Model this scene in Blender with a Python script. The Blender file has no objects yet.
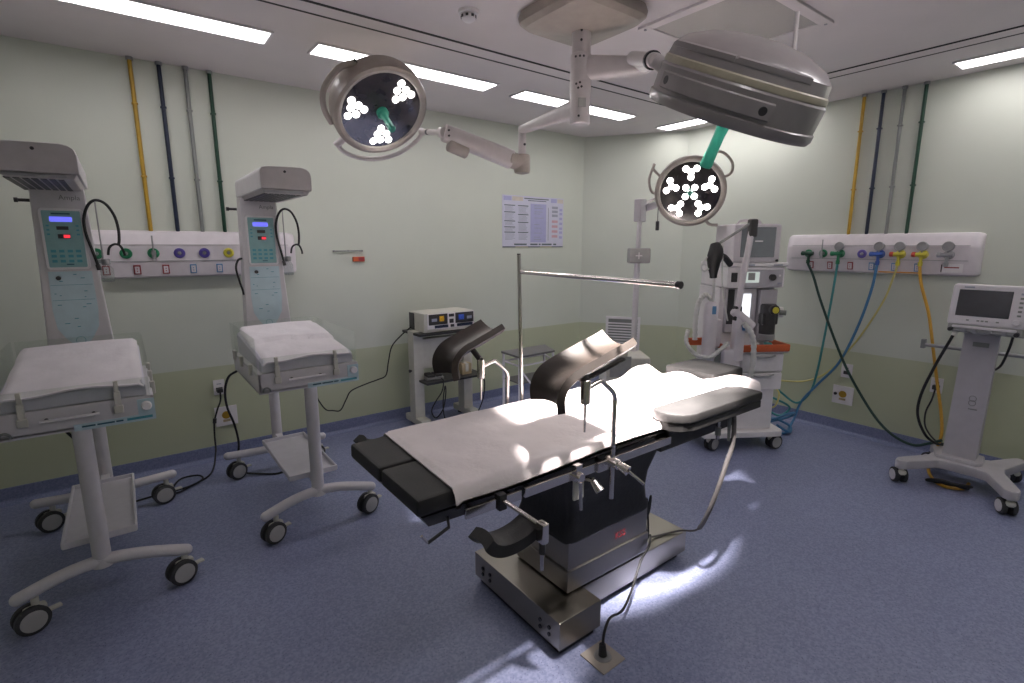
import bpy, bmesh, math, random
from mathutils import Vector, Matrix
random.seed(7)
S = bpy.context.scene
COL = S.collection
V = Vector
pi = math.pi

# ------------------------------------------------------------------ materials
def _nt(name):
    m = bpy.data.materials.new(name); m.use_nodes = True
    n = m.node_tree; b = n.nodes['Principled BSDF']
    return m, n, b

def mat(name, col, rough=0.5, metal=0.0, var=0.06, scale=18.0, bump=0.0, bscale=120.0, emit=None, estr=0.0, coat=0.0):
    m, n, b = _nt(name)
    b.inputs['Roughness'].default_value = rough
    b.inputs['Metallic'].default_value = metal
    if coat: b.inputs['Coat Weight'].default_value = coat
    tc = n.nodes.new('ShaderNodeTexCoord')
    nz = n.nodes.new('ShaderNodeTexNoise'); nz.inputs['Scale'].default_value = scale; nz.inputs['Detail'].default_value = 4
    n.links.new(tc.outputs['Object'], nz.inputs['Vector'])
    rp = n.nodes.new('ShaderNodeValToRGB')
    rp.color_ramp.elements[0].color = tuple(c*(1-var) for c in col)+(1,)
    rp.color_ramp.elements[1].color = tuple(min(1, c*(1+var)) for c in col)+(1,)
    rp.color_ramp.elements[0].position = .35; rp.color_ramp.elements[1].position = .65
    n.links.new(nz.outputs['Fac'], rp.inputs['Fac'])
    n.links.new(rp.outputs['Color'], b.inputs['Base Color'])
    if bump:
        nb = n.nodes.new('ShaderNodeTexNoise'); nb.inputs['Scale'].default_value = bscale; nb.inputs['Detail'].default_value = 3
        n.links.new(tc.outputs['Object'], nb.inputs['Vector'])
        bp = n.nodes.new('ShaderNodeBump'); bp.inputs['Strength'].default_value = bump; bp.inputs['Distance'].default_value = .01
        n.links.new(nb.outputs['Fac'], bp.inputs['Height']); n.links.new(bp.outputs['Normal'], b.inputs['Normal'])
    if emit:
        b.inputs['Emission Color'].default_value = emit+(1,); b.inputs['Emission Strength'].default_value = estr
    return m

def steel(name, col, rough, stretch):
    m, n, b = _nt(name)
    b.inputs['Metallic'].default_value = 1.0
    b.inputs['Base Color'].default_value = col+(1,)
    tc = n.nodes.new('ShaderNodeTexCoord'); mp = n.nodes.new('ShaderNodeMapping')
    mp.inputs['Scale'].default_value = stretch
    nz = n.nodes.new('ShaderNodeTexNoise'); nz.inputs['Scale'].default_value = 30; nz.inputs['Detail'].default_value = 3
    n.links.new(tc.outputs['Object'], mp.inputs['Vector']); n.links.new(mp.outputs['Vector'], nz.inputs['Vector'])
    mr = n.nodes.new('ShaderNodeMapRange'); mr.inputs['To Min'].default_value = rough-.06; mr.inputs['To Max'].default_value = rough+.08
    n.links.new(nz.outputs['Fac'], mr.inputs['Value']); n.links.new(mr.outputs['Result'], b.inputs['Roughness'])
    bp = n.nodes.new('ShaderNodeBump'); bp.inputs['Strength'].default_value = .06; bp.inputs['Distance'].default_value = .003
    n.links.new(nz.outputs['Fac'], bp.inputs['Height']); n.links.new(bp.outputs['Normal'], b.inputs['Normal'])
    return m

def vinyl_floor(name, c1, c2, c3, rough):
    m, n, b = _nt(name)
    b.inputs['Roughness'].default_value = rough
    tc = n.nodes.new('ShaderNodeTexCoord')
    a = n.nodes.new('ShaderNodeTexNoise'); a.inputs['Scale'].default_value = 95; a.inputs['Detail'].default_value = 2
    v = n.nodes.new('ShaderNodeTexVoronoi'); v.inputs['Scale'].default_value = 75
    big = n.nodes.new('ShaderNodeTexNoise'); big.inputs['Scale'].default_value = 1.6; big.inputs['Detail'].default_value = 5
    for q in (a, v, big): n.links.new(tc.outputs['Object'], q.inputs['Vector'])
    r1 = n.nodes.new('ShaderNodeValToRGB'); r1.color_ramp.elements[0].position = .38; r1.color_ramp.elements[1].position = .62
    r1.color_ramp.elements[0].color = c1+(1,); r1.color_ramp.elements[1].color = c2+(1,)
    n.links.new(a.outputs['Fac'], r1.inputs['Fac'])
    r2 = n.nodes.new('ShaderNodeValToRGB'); r2.color_ramp.elements[0].position = .12; r2.color_ramp.elements[1].position = .2
    r2.color_ramp.elements[0].color = (1, 1, 1, 1); r2.color_ramp.elements[1].color = (0, 0, 0, 1)
    n.links.new(v.outputs['Distance'], r2.inputs['Fac'])
    mx = n.nodes.new('ShaderNodeMixRGB'); mx.inputs['Color2'].default_value = c3+(1,)
    n.links.new(r2.outputs['Color'], mx.inputs['Fac']); n.links.new(r1.outputs['Color'], mx.inputs['Color1'])
    m2 = n.nodes.new('ShaderNodeMixRGB'); m2.blend_type = 'MULTIPLY'; m2.inputs['Fac'].default_value = .25
    n.links.new(mx.outputs['Color'], m2.inputs['Color1']); n.links.new(big.outputs['Fac'], m2.inputs['Color2'])
    n.links.new(m2.outputs['Color'], b.inputs['Base Color'])
    return m

def wall_paint(name, up, low, h):
    m, n, b = _nt(name)
    b.inputs['Roughness'].default_value = .42
    tc = n.nodes.new('ShaderNodeTexCoord'); sp = n.nodes.new('ShaderNodeSeparateXYZ')
    g = n.nodes.new('ShaderNodeNewGeometry')
    n.links.new(g.outputs['Position'], sp.inputs['Vector'])
    gt = n.nodes.new('ShaderNodeMath'); gt.operation = 'GREATER_THAN'; gt.inputs[1].default_value = h
    n.links.new(sp.outputs['Z'], gt.inputs[0])
    nz = n.nodes.new('ShaderNodeTexNoise'); nz.inputs['Scale'].default_value = 2.2; nz.inputs['Detail'].default_value = 6
    n.links.new(g.outputs['Position'], nz.inputs['Vector'])
    mx = n.nodes.new('ShaderNodeMixRGB'); mx.inputs['Color1'].default_value = low+(1,); mx.inputs['Color2'].default_value = up+(1,)
    n.links.new(gt.outputs[0], mx.inputs['Fac'])
    m2 = n.nodes.new('ShaderNodeMixRGB'); m2.blend_type = 'MULTIPLY'; m2.inputs['Fac'].default_value = .12
    n.links.new(mx.outputs['Color'], m2.inputs['Color1']); n.links.new(nz.outputs['Fac'], m2.inputs['Color2'])
    n.links.new(m2.outputs['Color'], b.inputs['Base Color'])
    nb = n.nodes.new('ShaderNodeTexNoise'); nb.inputs['Scale'].default_value = 90
    n.links.new(g.outputs['Position'], nb.inputs['Vector'])
    bp = n.nodes.new('ShaderNodeBump'); bp.inputs['Strength'].default_value = .05; bp.inputs['Distance'].default_value = .004
    n.links.new(nb.outputs['Fac'], bp.inputs['Height']); n.links.new(bp.outputs['Normal'], b.inputs['Normal'])
    return m

def clear(name, tint, refl=1.5, amount=.06):
    m = bpy.data.materials.new(name); m.use_nodes = True
    n = m.node_tree; n.nodes.clear()
    o = n.nodes.new('ShaderNodeOutputMaterial'); tr = n.nodes.new('ShaderNodeBsdfTransparent'); gl = n.nodes.new('ShaderNodeBsdfGlossy')
    df = n.nodes.new('ShaderNodeBsdfDiffuse'); df.inputs['Color'].default_value = (.8, .85, .8, 1)
    tr.inputs['Color'].default_value = tint+(1,); gl.inputs['Roughness'].default_value = .06
    lw = n.nodes.new('ShaderNodeLayerWeight'); lw.inputs['Blend'].default_value = .5
    pw = n.nodes.new('ShaderNodeMath'); pw.operation = 'POWER'; pw.inputs[1].default_value = 4.0
    fr = n.nodes.new('ShaderNodeMath'); fr.operation = 'MULTIPLY_ADD'; fr.inputs[1].default_value = refl; fr.inputs[2].default_value = .03
    n.links.new(lw.outputs['Facing'], pw.inputs[0]); n.links.new(pw.outputs[0], fr.inputs[0])
    m1 = n.nodes.new('ShaderNodeMixShader'); m2 = n.nodes.new('ShaderNodeMixShader'); m2.inputs['Fac'].default_value = amount
    n.links.new(fr.outputs[0], m1.inputs['Fac']); n.links.new(tr.outputs[0], m1.inputs[1]); n.links.new(gl.outputs[0], m1.inputs[2])
    n.links.new(m1.outputs[0], m2.inputs[1]); n.links.new(df.outputs[0], m2.inputs[2]); n.links.new(m2.outputs[0], o.inputs['Surface'])
    return m

M = dict(
    floor=vinyl_floor('floor_vinyl', (.22, .25, .405), (.315, .345, .52), (.09, .10, .19), .38),
    skirt=vinyl_floor('skirting_vinyl', (.19, .22, .37), (.26, .29, .46), (.10, .11, .2), .45),
    wall=wall_paint('two_tone_wall_paint', (.672, .706, .618), (.555, .59, .41), .715),
    ceiling=mat('ceiling_paint', (.76, .705, .705), .7, var=.02, scale=3),
    white=mat('white_enamel', (.66, .635, .65), .38, var=.03),
    white2=mat('white_plastic', (.82, .79, .80), .42, var=.03),
    pinkw=mat('pinkish_white_plastic', (.74, .69, .72), .4, var=.03),
    cream=mat('cream_metal', (.60, .585, .52), .45, var=.04),
    hood=mat('grey_hood_plastic', (.52, .49, .49), .45, var=.04),
    housing=mat('warm_grey_housing', (.36, .32, .285), .42, var=.05, coat=.2),
    plate=mat('lamp_side_plate', (.33, .30, .30), .25, coat=.5),
    housing2=mat('lamp_grey_plastic', (.27, .245, .245), .3, var=.05, coat=.5),
    seam=mat('yellowed_seam', (.44, .40, .30), .4, var=.08),
    armw=mat('white_arm_enamel', (.66, .61, .61), .35, var=.03),
    dark=mat('dark_plastic', (.035, .033, .036), .45, var=.1),
    ledface=mat('dark_reflector', (.03, .026, .028), .12, var=.2, coat=.6),
    black=mat('black_vinyl', (.021, .02, .02), .56, var=.15, bump=.12, bscale=200),
    blackleg=mat('black_leg_cushion', (.026, .019, .015), .5, var=.12, bump=.08, bscale=120),
    rubber=mat('black_rubber', (.012, .012, .013), .6, var=.2),
    bframe=mat('black_painted_steel', (.02, .02, .022), .4, var=.15),
    boot=mat('black_boot_cover', (.012, .012, .014), .55, var=.2, bump=.2, bscale=60),
    wheel=mat('grey_wheel_hub', (.44, .43, .42), .5, var=.04),
    tyre=mat('charcoal_tyre', (.035, .035, .037), .6, var=.1),
    steel=steel('brushed_steel', (.36, .335, .295), .30, (1, 14, 14)),
    steelz=steel('brushed_steel_upright', (.30, .285, .275), .33, (14, 14, 1)),
    chrome=steel('polished_steel', (.72, .68, .65), .16, (1, 1, 1)),
    sheet=mat('white_cotton', (.80, .735, .735), .85, var=.03, scale=9, bump=.35, bscale=38),
    linen=mat('white_linen', (.78, .74, .77), .85, var=.03, scale=9, bump=.3, bscale=30),
    mattress=mat('pale_mattress', (.66, .63, .72), .6, var=.04),
    tray=mat('tray_plastic', (.68, .66, .70), .4, var=.03),
    glass=clear('clear_acrylic', (.97, .985, .97), .25, .015),
    bottle=clear('clear_bottle', (.9, .93, .93), .4, .10),
    blue_panel=mat('pale_blue_overlay', (.54, .68, .73), .4, var=.04),
    teal_panel=mat('teal_keypad', (.26, .45, .45), .4, var=.05),
    teal=mat('teal_print', (.08, .33, .40), .4, var=.05),
    tealdark=mat('dark_teal_print', (.03, .12, .17), .5, var=.05),
    lcd=mat('blue_display', (.1, .1, .5), .3, emit=(.16, .17, 1.0), estr=.9),
    led=mat('red_digits', (.4, .02, .03), .3, emit=(1, .05, .08), estr=.8),
    lens=mat('lit_led_lens', (.9, .9, .9), .3, emit=(1, .97, .93), estr=8),
    tube=mat('lit_ceiling_diffuser', (.9, .9, .9), .4, emit=(1, .95, .97), estr=9),
    handle_green=mat('green_handle', (.03, .27, .19), .35, var=.08),
    yellow=mat('yellow_paint', (.46, .28, .025), .45, var=.08),
    navy=mat('navy_paint', (.012, .02, .05), .45, var=.1),
    greyp=mat('grey_paint', (.24, .25, .24), .5, var=.05),
    green=mat('green_paint', (.010, .055, .03), .45, var=.1),
    outgreen=mat('green_outlet', (.02, .20, .09), .35), outpurple=mat('purple_outlet', (.10, .07, .33), .35),
    outyellow=mat('yellow_outlet', (.62, .55, .06), .35), outblue=mat('blue_outlet', (.04, .10, .38), .35),
    outgrey=mat('grey_outlet', (.36, .36, .37), .35, metal=.5),
    red=mat('red_print', (.30, .03, .04), .5), bluep=mat('blue_print', (.12, .28, .50), .5),
    orange=mat('orange_rail', (.58, .12, .04), .45), orangey=mat('orange_print', (.65, .30, .05), .5),
    yellowhose=mat('amber_hose', (.62, .34, .04), .4), paleyellow=mat('pale_yellow_hose', (.62, .56, .20), .4),
    tealhose=mat('teal_hose', (.05, .27, .27), .4), bluehose=mat('blue_hose', (.06, .20, .38), .4),
    greenhose=mat('dark_green_hose', (.012, .045, .035), .45), greyhose=mat('grey_cable', (.12, .11, .11), .5),
    paper=mat('chart_paper', (.62, .62, .74), .5, var=.02), lilac=mat('chart_lilac', (.42, .42, .66), .5, var=.03),
    ink=mat('chart_ink', (.10, .13, .15), .6), pink=mat('chart_pink', (.60, .36, .42), .5), beige=mat('chart_beige', (.62, .56, .50), .5),
    ochre=mat('chart_ochre', (.42, .38, .22), .5), mid=mat('chart_text', (.34, .36, .44), .6),
    perforated=mat('perforated_sheet', (.42, .40, .38), .6, var=.12, scale=900),
    slot=mat('dark_slot', (.03, .03, .03), .8), greybox=mat('grey_case', (.34, .34, .33), .5, var=.06),
    screen=mat('dark_screen', (.055, .055, .065), .22), greyscreen=mat('lit_grey_screen', (.12, .13, .14), .25, emit=(.30, .31, .33), estr=.10),
    whitescreen=mat('lit_white_screen', (.7, .7, .7), .3, emit=(.93, .95, 1), estr=1.1),
    dimlcd=mat('lit_pale_display', (.5, .55, .5), .3, emit=(.75, .85, .8), estr=.45),
    amberlcd=mat('amber_window', (.6, .35, .02), .3, emit=(1, .5, .03), estr=.05), bluelcd=mat('blue_window', (.04, .10, .5), .3, emit=(.05, .15, .8), estr=.05),
    ventcol=mat('ventilator_grey', (.50, .48, .51), .42, var=.03), ventw=mat('ventilator_white', (.68, .65, .68), .4, var=.03),
    tabletop=mat('grey_laminate', (.15, .145, .145), .35, var=.05), tan=mat('tan_cardboard', (.45, .36, .22), .7),
    corr=mat('pale_breathing_tube', (.66, .65, .62), .4, var=.05), redcore=mat('red_knob', (.5, .05, .04), .4),
)

# ------------------------------------------------------------------ mesh builder
def frame(o, z, x=None):
    z = V(z).normalized(); h = V(x) if x else (V((0, 0, 1)) if abs(z.z) < .9 else V((1, 0, 0)))
    x = (h - z*h.dot(z)).normalized(); y = z.cross(x)
    m = Matrix((x, y, z)).transposed().to_4x4(); m.translation = V(o)
    return m
def RZ(a, o=(0, 0, 0)): m = Matrix.Rotation(a, 4, 'Z'); m.translation = V(o); return m
LOCAL = set()
def smoothpath(pts, k, closed=False):
    P = [V(p) for p in pts]
    if k <= 0: return P
    n = len(P); out = []
    for i in range(n if closed else n-1):
        if closed: a, b, c, d = P[i-1], P[i], P[(i+1) % n], P[(i+2) % n]
        else: a, b, c, d = P[max(i-1, 0)], P[i], P[i+1], P[min(i+2, n-1)]
        for j in range(k):
            t = j/k
            out.append(.5*((2*b)+(c-a)*t+(2*a-5*b+4*c-d)*t*t+(3*b-a-3*c+d)*t**3))
    if not closed: out.append(P[-1])
    return out

class MB:
    def __init__(s): s.v = []; s.f = []; s.mi = []; s.mats = []
    def _m(s, m):
        if m not in s.mats: s.mats.append(m)
        return s.mats.index(m)
    def add(s, vs, fs, m='white', T=None):
        b = len(s.v); i = s._m(m)
        s.v += [tuple(T @ V(p)) if T else tuple(p) for p in vs]
        s.f += [tuple(b+q for q in f) for f in fs]; s.mi += [i]*len(fs)
        return s
    def box(s, c, d, m='white', bev=0.0, T=None, seg=2):
        bm = bmesh.new(); bmesh.ops.create_cube(bm, size=1)
        for v in bm.verts: v.co = V((v.co.x*d[0], v.co.y*d[1], v.co.z*d[2]))
        if bev > 0: bmesh.ops.bevel(bm, geom=list(bm.edges), offset=min(bev, min(d)*.49), segments=seg, profile=.5, affect='EDGES')
        bm.verts.index_update()
        vs = [v.co + V(c) for v in bm.verts]; fs = [[v.index for v in f.verts] for f in bm.faces]
        bm.free(); return s.add(vs, fs, m, T)
    def b2(s, a, b, m='white', bev=0.0, T=None):
        return s.box([(a[i]+b[i])/2 for i in range(3)], [abs(b[i]-a[i]) for i in range(3)], m, bev, T)
    def lathe(s, prof, T=None, m='white', n=28):
        vs = []; fs = []
        for r, z in prof:
            for k in range(n): a = 2*pi*k/n; vs.append((r*math.cos(a), r*math.sin(a), z))
        for i in range(len(prof)-1):
            for k in range(n): fs.append((i*n+k, i*n+(k+1) % n, (i+1)*n+(k+1) % n, (i+1)*n+k))
        if prof[0][0] > 1e-6: fs.append(tuple(range(n-1, -1, -1)))
        if prof[-1][0] > 1e-6: fs.append(tuple((len(prof)-1)*n+k for k in range(n)))
        return s.add(vs, fs, m, T)
    def cyl(s, p, q, r, r2=None, m='white', n=16, bev=0.0):
        p, q = V(p), V(q); L = (q-p).length; r2 = r if r2 is None else r2
        pr = [(r, 0), (r2, L)] if not bev else [(r-bev, 0), (r, bev), (r2, L-bev), (r2-bev, L)]
        return s.lathe(pr, frame(p, q-p), m, n)
    def tube(s, pts, r, m='white', n=8, k=0, closed=False, squash=None):
        P = smoothpath(pts, k, closed); N = len(P); vs = []; fs = []; up = None
        for i, p in enumerate(P):
            t = (P[(i+1) % N]-P[i-1]) if closed else (P[min(i+1, N-1)]-P[max(i-1, 0)])
            if t.length < 1e-9: t = V((0, 0, 1))
            t.normalize()
            if up is None: up = V((0, 0, 1)) if abs(t.z) < .9 else V((1, 0, 0))
            a = (up-t*up.dot(t)); a = a.normalized() if a.length > 1e-6 else t.orthogonal().normalized(); b = t.cross(a); up = a
            rr = r(i/(N-1)) if callable(r) else r
            for j in range(n):
                w = 2*pi*j/n; vs.append(p+a*math.cos(w)*rr*(squash or 1)+b*math.sin(w)*rr)
        for i in range(N if closed else N-1):
            for j in range(n): fs.append((i*n+j, i*n+(j+1) % n, ((i+1) % N)*n+(j+1) % n, ((i+1) % N)*n+j))
        if not closed: fs += [tuple(range(n-1, -1, -1)), tuple((N-1)*n+j for j in range(n))]
        return s.add(vs, fs, m)
    def prism(s, poly, h, m='white', T=None, bev=0.0):
        bm = bmesh.new(); vs = [bm.verts.new((x, y, 0)) for x, y in poly]; f = bm.faces.new(vs)
        r = bmesh.ops.extrude_face_region(bm, geom=[f])
        for g in r['geom']:
            if isinstance(g, bmesh.types.BMVert): g.co.z += h
        bmesh.ops.recalc_face_normals(bm, faces=bm.faces)
        if bev: bmesh.ops.bevel(bm, geom=list(bm.edges), offset=bev, segments=2, profile=.5, affect='EDGES')
        bm.verts.index_update()
        a = [v.co.copy() for v in bm.verts]; fs = [[v.index for v in q.verts] for q in bm.faces]; bm.free()
        return s.add(a, fs, m, T)
    def slab(s, fn, nu, nv, th, m='white', closed_th=True):
        """surface fn(u,v)->(point, normal) thickened by th along -normal"""
        A = []; B = []
        for i in range(nu+1):
            for j in range(nv+1):
                p, nn = fn(i/nu, j/nv); A.append(V(p)); B.append(V(p)-V(nn)*th)
        w = nv+1; q = len(A); fs = []
        for i in range(nu):
            for j in range(nv):
                a = i*w+j; fs.append((a, a+w, a+w+1, a+1)); fs.append((q+a, q+a+1, q+a+w+1, q+a+w))
        for i in range(nu):
            a = i*w; fs.append((a, q+a, q+a+w, a+w)); a = i*w+nv; fs.append((a, a+w, q+a+w, q+a))
        for j in range(nv):
            fs.append((j, j+1, q+j+1, q+j)); a = nu*w+j; fs.append((a, q+a, q+a+1, a+1))
        return s.add(A+B, fs, m)
    def ball(s, c, r, m='white', sc=(1, 1, 1), n=16):
        pr = [(r*math.sin(pi*i/10) if 0 < i < 10 else 0.0, -r*math.cos(pi*i/10)) for i in range(11)]
        T = Matrix.Translation(V(c)) @ Matrix.Diagonal((*sc, 1)); return s.lathe(pr, T, m, n)
    def ring(s, F, R, r, m='white', n=24):
        return s.tube([F @ V((R*math.cos(2*pi*k/n), R*math.sin(2*pi*k/n), 0)) for k in range(n)], r, m, 6, 0, True)
    def text(s, body, size, T, m='ink', ex=.0006):
        c = bpy.data.curves.new('t', 'FONT'); c.body = body; c.size = size; c.extrude = ex; c.align_x = 'CENTER'; c.align_y = 'CENTER'; c.resolution_u = 3
        o = bpy.data.objects.new('t', c); COL.objects.link(o)
        dg = bpy.context.evaluated_depsgraph_get(); me = o.evaluated_get(dg).to_mesh()
        s.add([v.co.copy() for v in me.vertices], [tuple(p.vertices) for p in me.polygons], m, T)
        o.evaluated_get(dg).to_mesh_clear(); bpy.data.objects.remove(o); bpy.data.curves.remove(c); return s
    def build(s, name, parent=None, smooth=38):
        org = V((0, 0, 0))
        if parent:
            r = parent
            while r.parent: r = r.parent
            if r.name not in LOCAL: org = r.location.copy()
        else:
            xs = [p[0] for p in s.v]; ys = [p[1] for p in s.v]; zs = [p[2] for p in s.v]
            org = V(((min(xs)+max(xs))/2, (min(ys)+max(ys))/2, min(zs)))
        me = bpy.data.meshes.new(name)
        me.from_pydata([V(p)-org for p in s.v], [], s.f)
        for k in s.mats: me.materials.append(M[k])
        me.polygons.foreach_set('material_index', s.mi)
        bm = bmesh.new(); bm.from_mesh(me); bmesh.ops.recalc_face_normals(bm, faces=bm.faces); bm.to_mesh(me); bm.free()
        me.polygons.foreach_set('use_smooth', [True]*len(me.polygons)); me.set_sharp_from_angle(angle=math.radians(smooth)); me.update()
        o = bpy.data.objects.new(name, me); COL.objects.link(o)
        if len(me.polygons) < 4000:
            wn = o.modifiers.new('face_weighted_normals', 'WEIGHTED_NORMAL'); wn.keep_sharp = True; wn.weight = 80
        if parent: o.parent = parent
        else: o.location = org
        return o

def tag(o, label=None, cat=None, group=None, kind=None):
    for k, x in (('label', label), ('category', cat), ('group', group), ('kind', kind)):
        if x: o[k] = x
    return o
def thing(name, label, cat, loc, group=None, rz=0.0, local=False):
    o = bpy.data.objects.new(name, None); COL.objects.link(o); o.empty_display_size = .1
    o.location = loc; o.rotation_euler = (0, 0, rz)
    if local: LOCAL.add(o.name)
    return tag(o, label, cat, group)
def kids(o): return [x for x in COL.objects if x.parent is o]
def copy_tree(o, parent=None):
    c = o.copy(); COL.objects.link(c)
    if o.name in LOCAL: LOCAL.add(c.name)
    if parent: c.parent = parent
    for ch in kids(o): copy_tree(ch, c)
    return c

# ------------------------------------------------------------------ room shell
WX, WY, H = 4.87, 4.30, 2.78
X0, Y0 = -1.75, -1.35
C1, C2 = (4.245, WY), (WX, 3.40)
def struct(mb, name, smooth=38): return tag(mb.build(name, None, smooth), kind='structure')
fp = [(X0, Y0), (WX, Y0), C2, C1, (X0, WY)]
struct(MB().prism(fp, -.1, 'floor', Matrix.Translation((0, 0, 0))), 'floor')
struct(MB().prism(fp, .1, 'ceiling', Matrix.Translation((0, 0, H))), 'ceiling')
def wall(name, a, b, t=.1):
    a, b = V((*a, 0)), V((*b, 0)); d = (b-a).normalized(); n = V((-d.y, d.x, 0))   # n points outward
    mb = MB(); p = [a, b, b+n*t, a+n*t]
    mb.add([(q.x, q.y, 0) for q in p]+[(q.x, q.y, H) for q in p], [(0, 1, 5, 4), (1, 2, 6, 5), (2, 3, 7, 6), (3, 0, 4, 7), (4, 5, 6, 7), (3, 2, 1, 0)], 'wall')
    return struct(mb, name)
def wall_out(name, a, b): return wall(name, b, a)
wall_out('wall_left', C1, (X0, WY))
wall_out('wall_back', C2, C1)
wall_out('wall_right', (WX, Y0), C2)
wall_out('wall_front', (X0, Y0), (WX, Y0))
wall_out('wall_side', (X0, WY), (X0, Y0))
def skirting(name, a, b):
    a, b = V((*a, 0)), V((*b, 0)); d = (b-a).normalized(); n = V((-d.y, d.x, 0))    # n into the room (a->b counter-clockwise)
    prof = [(0, 0), (.052, 0), (.034, .004), (.018, .014), (.010, .028), (.008, .096), (.004, .104), (0, .104)]
    vs = [a+n*x+V((0, 0, z)) for x, z in prof]+[b+n*x+V((0, 0, z)) for x, z in prof]; k = len(prof)
    fs = [(i, i+1, k+i+1, k+i) for i in range(k-1)]+[tuple(range(k)), tuple(range(2*k-1, k-1, -1))]
    struct(MB().add(vs, fs, 'skirt'), name, 60)
skirting('baseboard_left', C1, (X0, WY))
skirting('baseboard_back', C2, C1)
skirting('baseboard_right', (WX, Y0), C2)

# ------------------------------------------------------------------ ceiling fittings
def ceiling_light(x0, x1, y0, y1, label):
    t = thing('ceiling_light', label, 'ceiling light', ((x0+x1)/2, (y0+y1)/2, H), 'recessed strip ceiling lights')
    f = MB(); w = .014; z0, z1 = H-.012, H+.0
    f.b2((x0-w, y0-w, z0), (x1+w, y0, z1), 'white2', .002); f.b2((x0-w, y1, z0), (x1+w, y1+w, z1), 'white2', .002)
    f.b2((x0-w, y0, z0), (x0, y1, z1), 'white2', .002); f.b2((x1, y0, z0), (x1+w, y1, z1), 'white2', .002)
    f.build('frame', t)
    MB().b2((x0, y0, H-.008), (x1, y1, H-.002), 'tube').build('diffuser', t)
ceiling_light(-.46, .81, 3.32, 3.51, 'long recessed strip light over the left wall, the one nearest the left warmer')
ceiling_light(1.075, 2.365, 3.32, 3.51, 'recessed strip light partly hidden behind the round lamp head with green handle')
ceiling_light(2.635, 3.93, 3.32, 3.51, 'recessed strip light crossed by the white ceiling column of the surgical light')
ceiling_light(4.47, 4.66, 2.20, 3.50, 'recessed strip light half hidden behind the big lamp head, above the back corner')
ceiling_light(4.49, 4.67, -.10, 1.15, 'recessed strip light running out of the frame over the right wall')

for x0_, q_ in ((.55, 'left'), (2.15, 'right')):
    ceiling_light(x0_, x0_+1.29, .10, .29, 'recessed strip light on the near side of the room, the one nearer the %s wall' % q_)
def air_slot(a, b, label):
    t = thing('air_diffuser', label, 'ceiling diffuser', ((a[0]+b[0])/2, (a[1]+b[1])/2, H), 'ceiling slot diffusers')
    a, b = V((*a, 0)), V((*b, 0)); d = (b-a).normalized(); n = V((-d.y, d.x, 0)); L = (b-a).length
    T = Matrix((d, n, V((0, 0, 1)))).transposed().to_4x4(); T.translation = V((a.x, a.y, H))
    MB().b2((0, -.055, -.004), (L, .055, .001), 'ceiling', .001, T).build('strip', t)
    for s in (-.064, .064): MB().b2((0, s-.0075, -.005), (L, s+.0075, .001), 'slot', 0, T).build('slot', t)
air_slot((-1.5, 2.88), (4.02, 2.88), 'long double dark slot in the ceiling running beside the left strip lights')
air_slot((4.13, -1.2), (4.13, 2.82), 'long double dark slot in the ceiling running over the right side')

t = thing('ceiling_grille', 'square perforated return air grille in the ceiling behind the big lamp head', 'ceiling grille', (2.78, 1.72, H))
f = MB(); cx0, cx1, cy0, cy1, w = 2.41, 3.18, 1.36, 2.05, .06
f.b2((cx0, cy0, H-.014), (cx1, cy0+w, H+.001), 'ceiling', .003); f.b2((cx0, cy1-w, H-.014), (cx1, cy1, H+.001), 'ceiling', .003)
f.b2((cx0, cy0+w, H-.014), (cx0+w, cy1-w, H+.001), 'ceiling', .003); f.b2((cx1-w, cy0+w, H-.014), (cx1, cy1-w, H+.001), 'ceiling', .003)
f.build('frame', t)
MB().b2((cx0+w, cy0+w, H-.008), (cx1-w, cy1-w, H), 'perforated').build('perforated_plate', t)
for a, b in ((cx0+.03, cy0+.03), (cx1-.03, cy0+.03), (cx0+.03, cy1-.03), (cx1-.03, cy1-.03)):
    MB().cyl((a, b, H-.018), (a, b, H-.012), .008, m='outgrey', n=10).build('screw', t)

t = thing('smoke_detector', 'small round white smoke detector on the ceiling', 'smoke detector', (1.56, 2.44, H))
MB().lathe([(.001, -.016), (.052, -.016), (.055, -.004), (.055, 0)], Matrix.Translation((1.56, 2.44, H)), 'white2').build('base', t)
MB().lathe([(0, -.05), (.024, -.048), (.036, -.038), (.038, -.018), (.03, -.016)], Matrix.Translation((1.56, 2.44, H)), 'white2').build('sensor_dome', t)
mb = MB()
for k in range(8):
    a = k*pi/4; mb.box((.037, 0, -.028), (.006, .014, .012), 'dark', 0, RZ(a, (1.56, 2.44, H)))
mb.build('sensor_openings', t)

# ------------------------------------------------------------------ wall pipes and gas panels
def pipe(x, m, label, right=False):
    mb = MB(); P = (lambda z: (WX-.02, x, z)) if right else (lambda z: (x, WY-.02, z))
    t = thing('gas_pipe', label, 'pipe', P(1.69), 'coloured gas pipes on the right wall' if right else 'coloured gas pipes on the left wall')
    MB().cyl(P(1.685), P(H-.004), .0125, m=m, n=12).build('pipe_run', t)
    MB().cyl(P(H-.02), P(H-.001), .02, m='outgrey', n=12).build('ceiling_collar', t)
    c = MB()
    for z in (2.05, 2.5):
        p = P(z); c.box(p, (.034, .03, .012) if not right else (.03, .034, .012), m, .003)
    c.build('clip', t)
for x, m, n in ((.180, 'yellow', 'yellow'), (.334, 'navy', 'dark blue'), (.482, 'greyp', 'grey'), (.622, 'green', 'dark green')):
    pipe(x, m, n+' vertical gas pipe on the left wall above the gas panel')
for x, m, n in ((1.79, 'yellow', 'yellow'), (1.659, 'navy', 'dark blue'), (1.524, 'greyp', 'grey'), (1.39, 'green', 'dark green')):
    pipe(x, m, n+' vertical gas pipe on the right wall above the gas panel', True)

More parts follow.
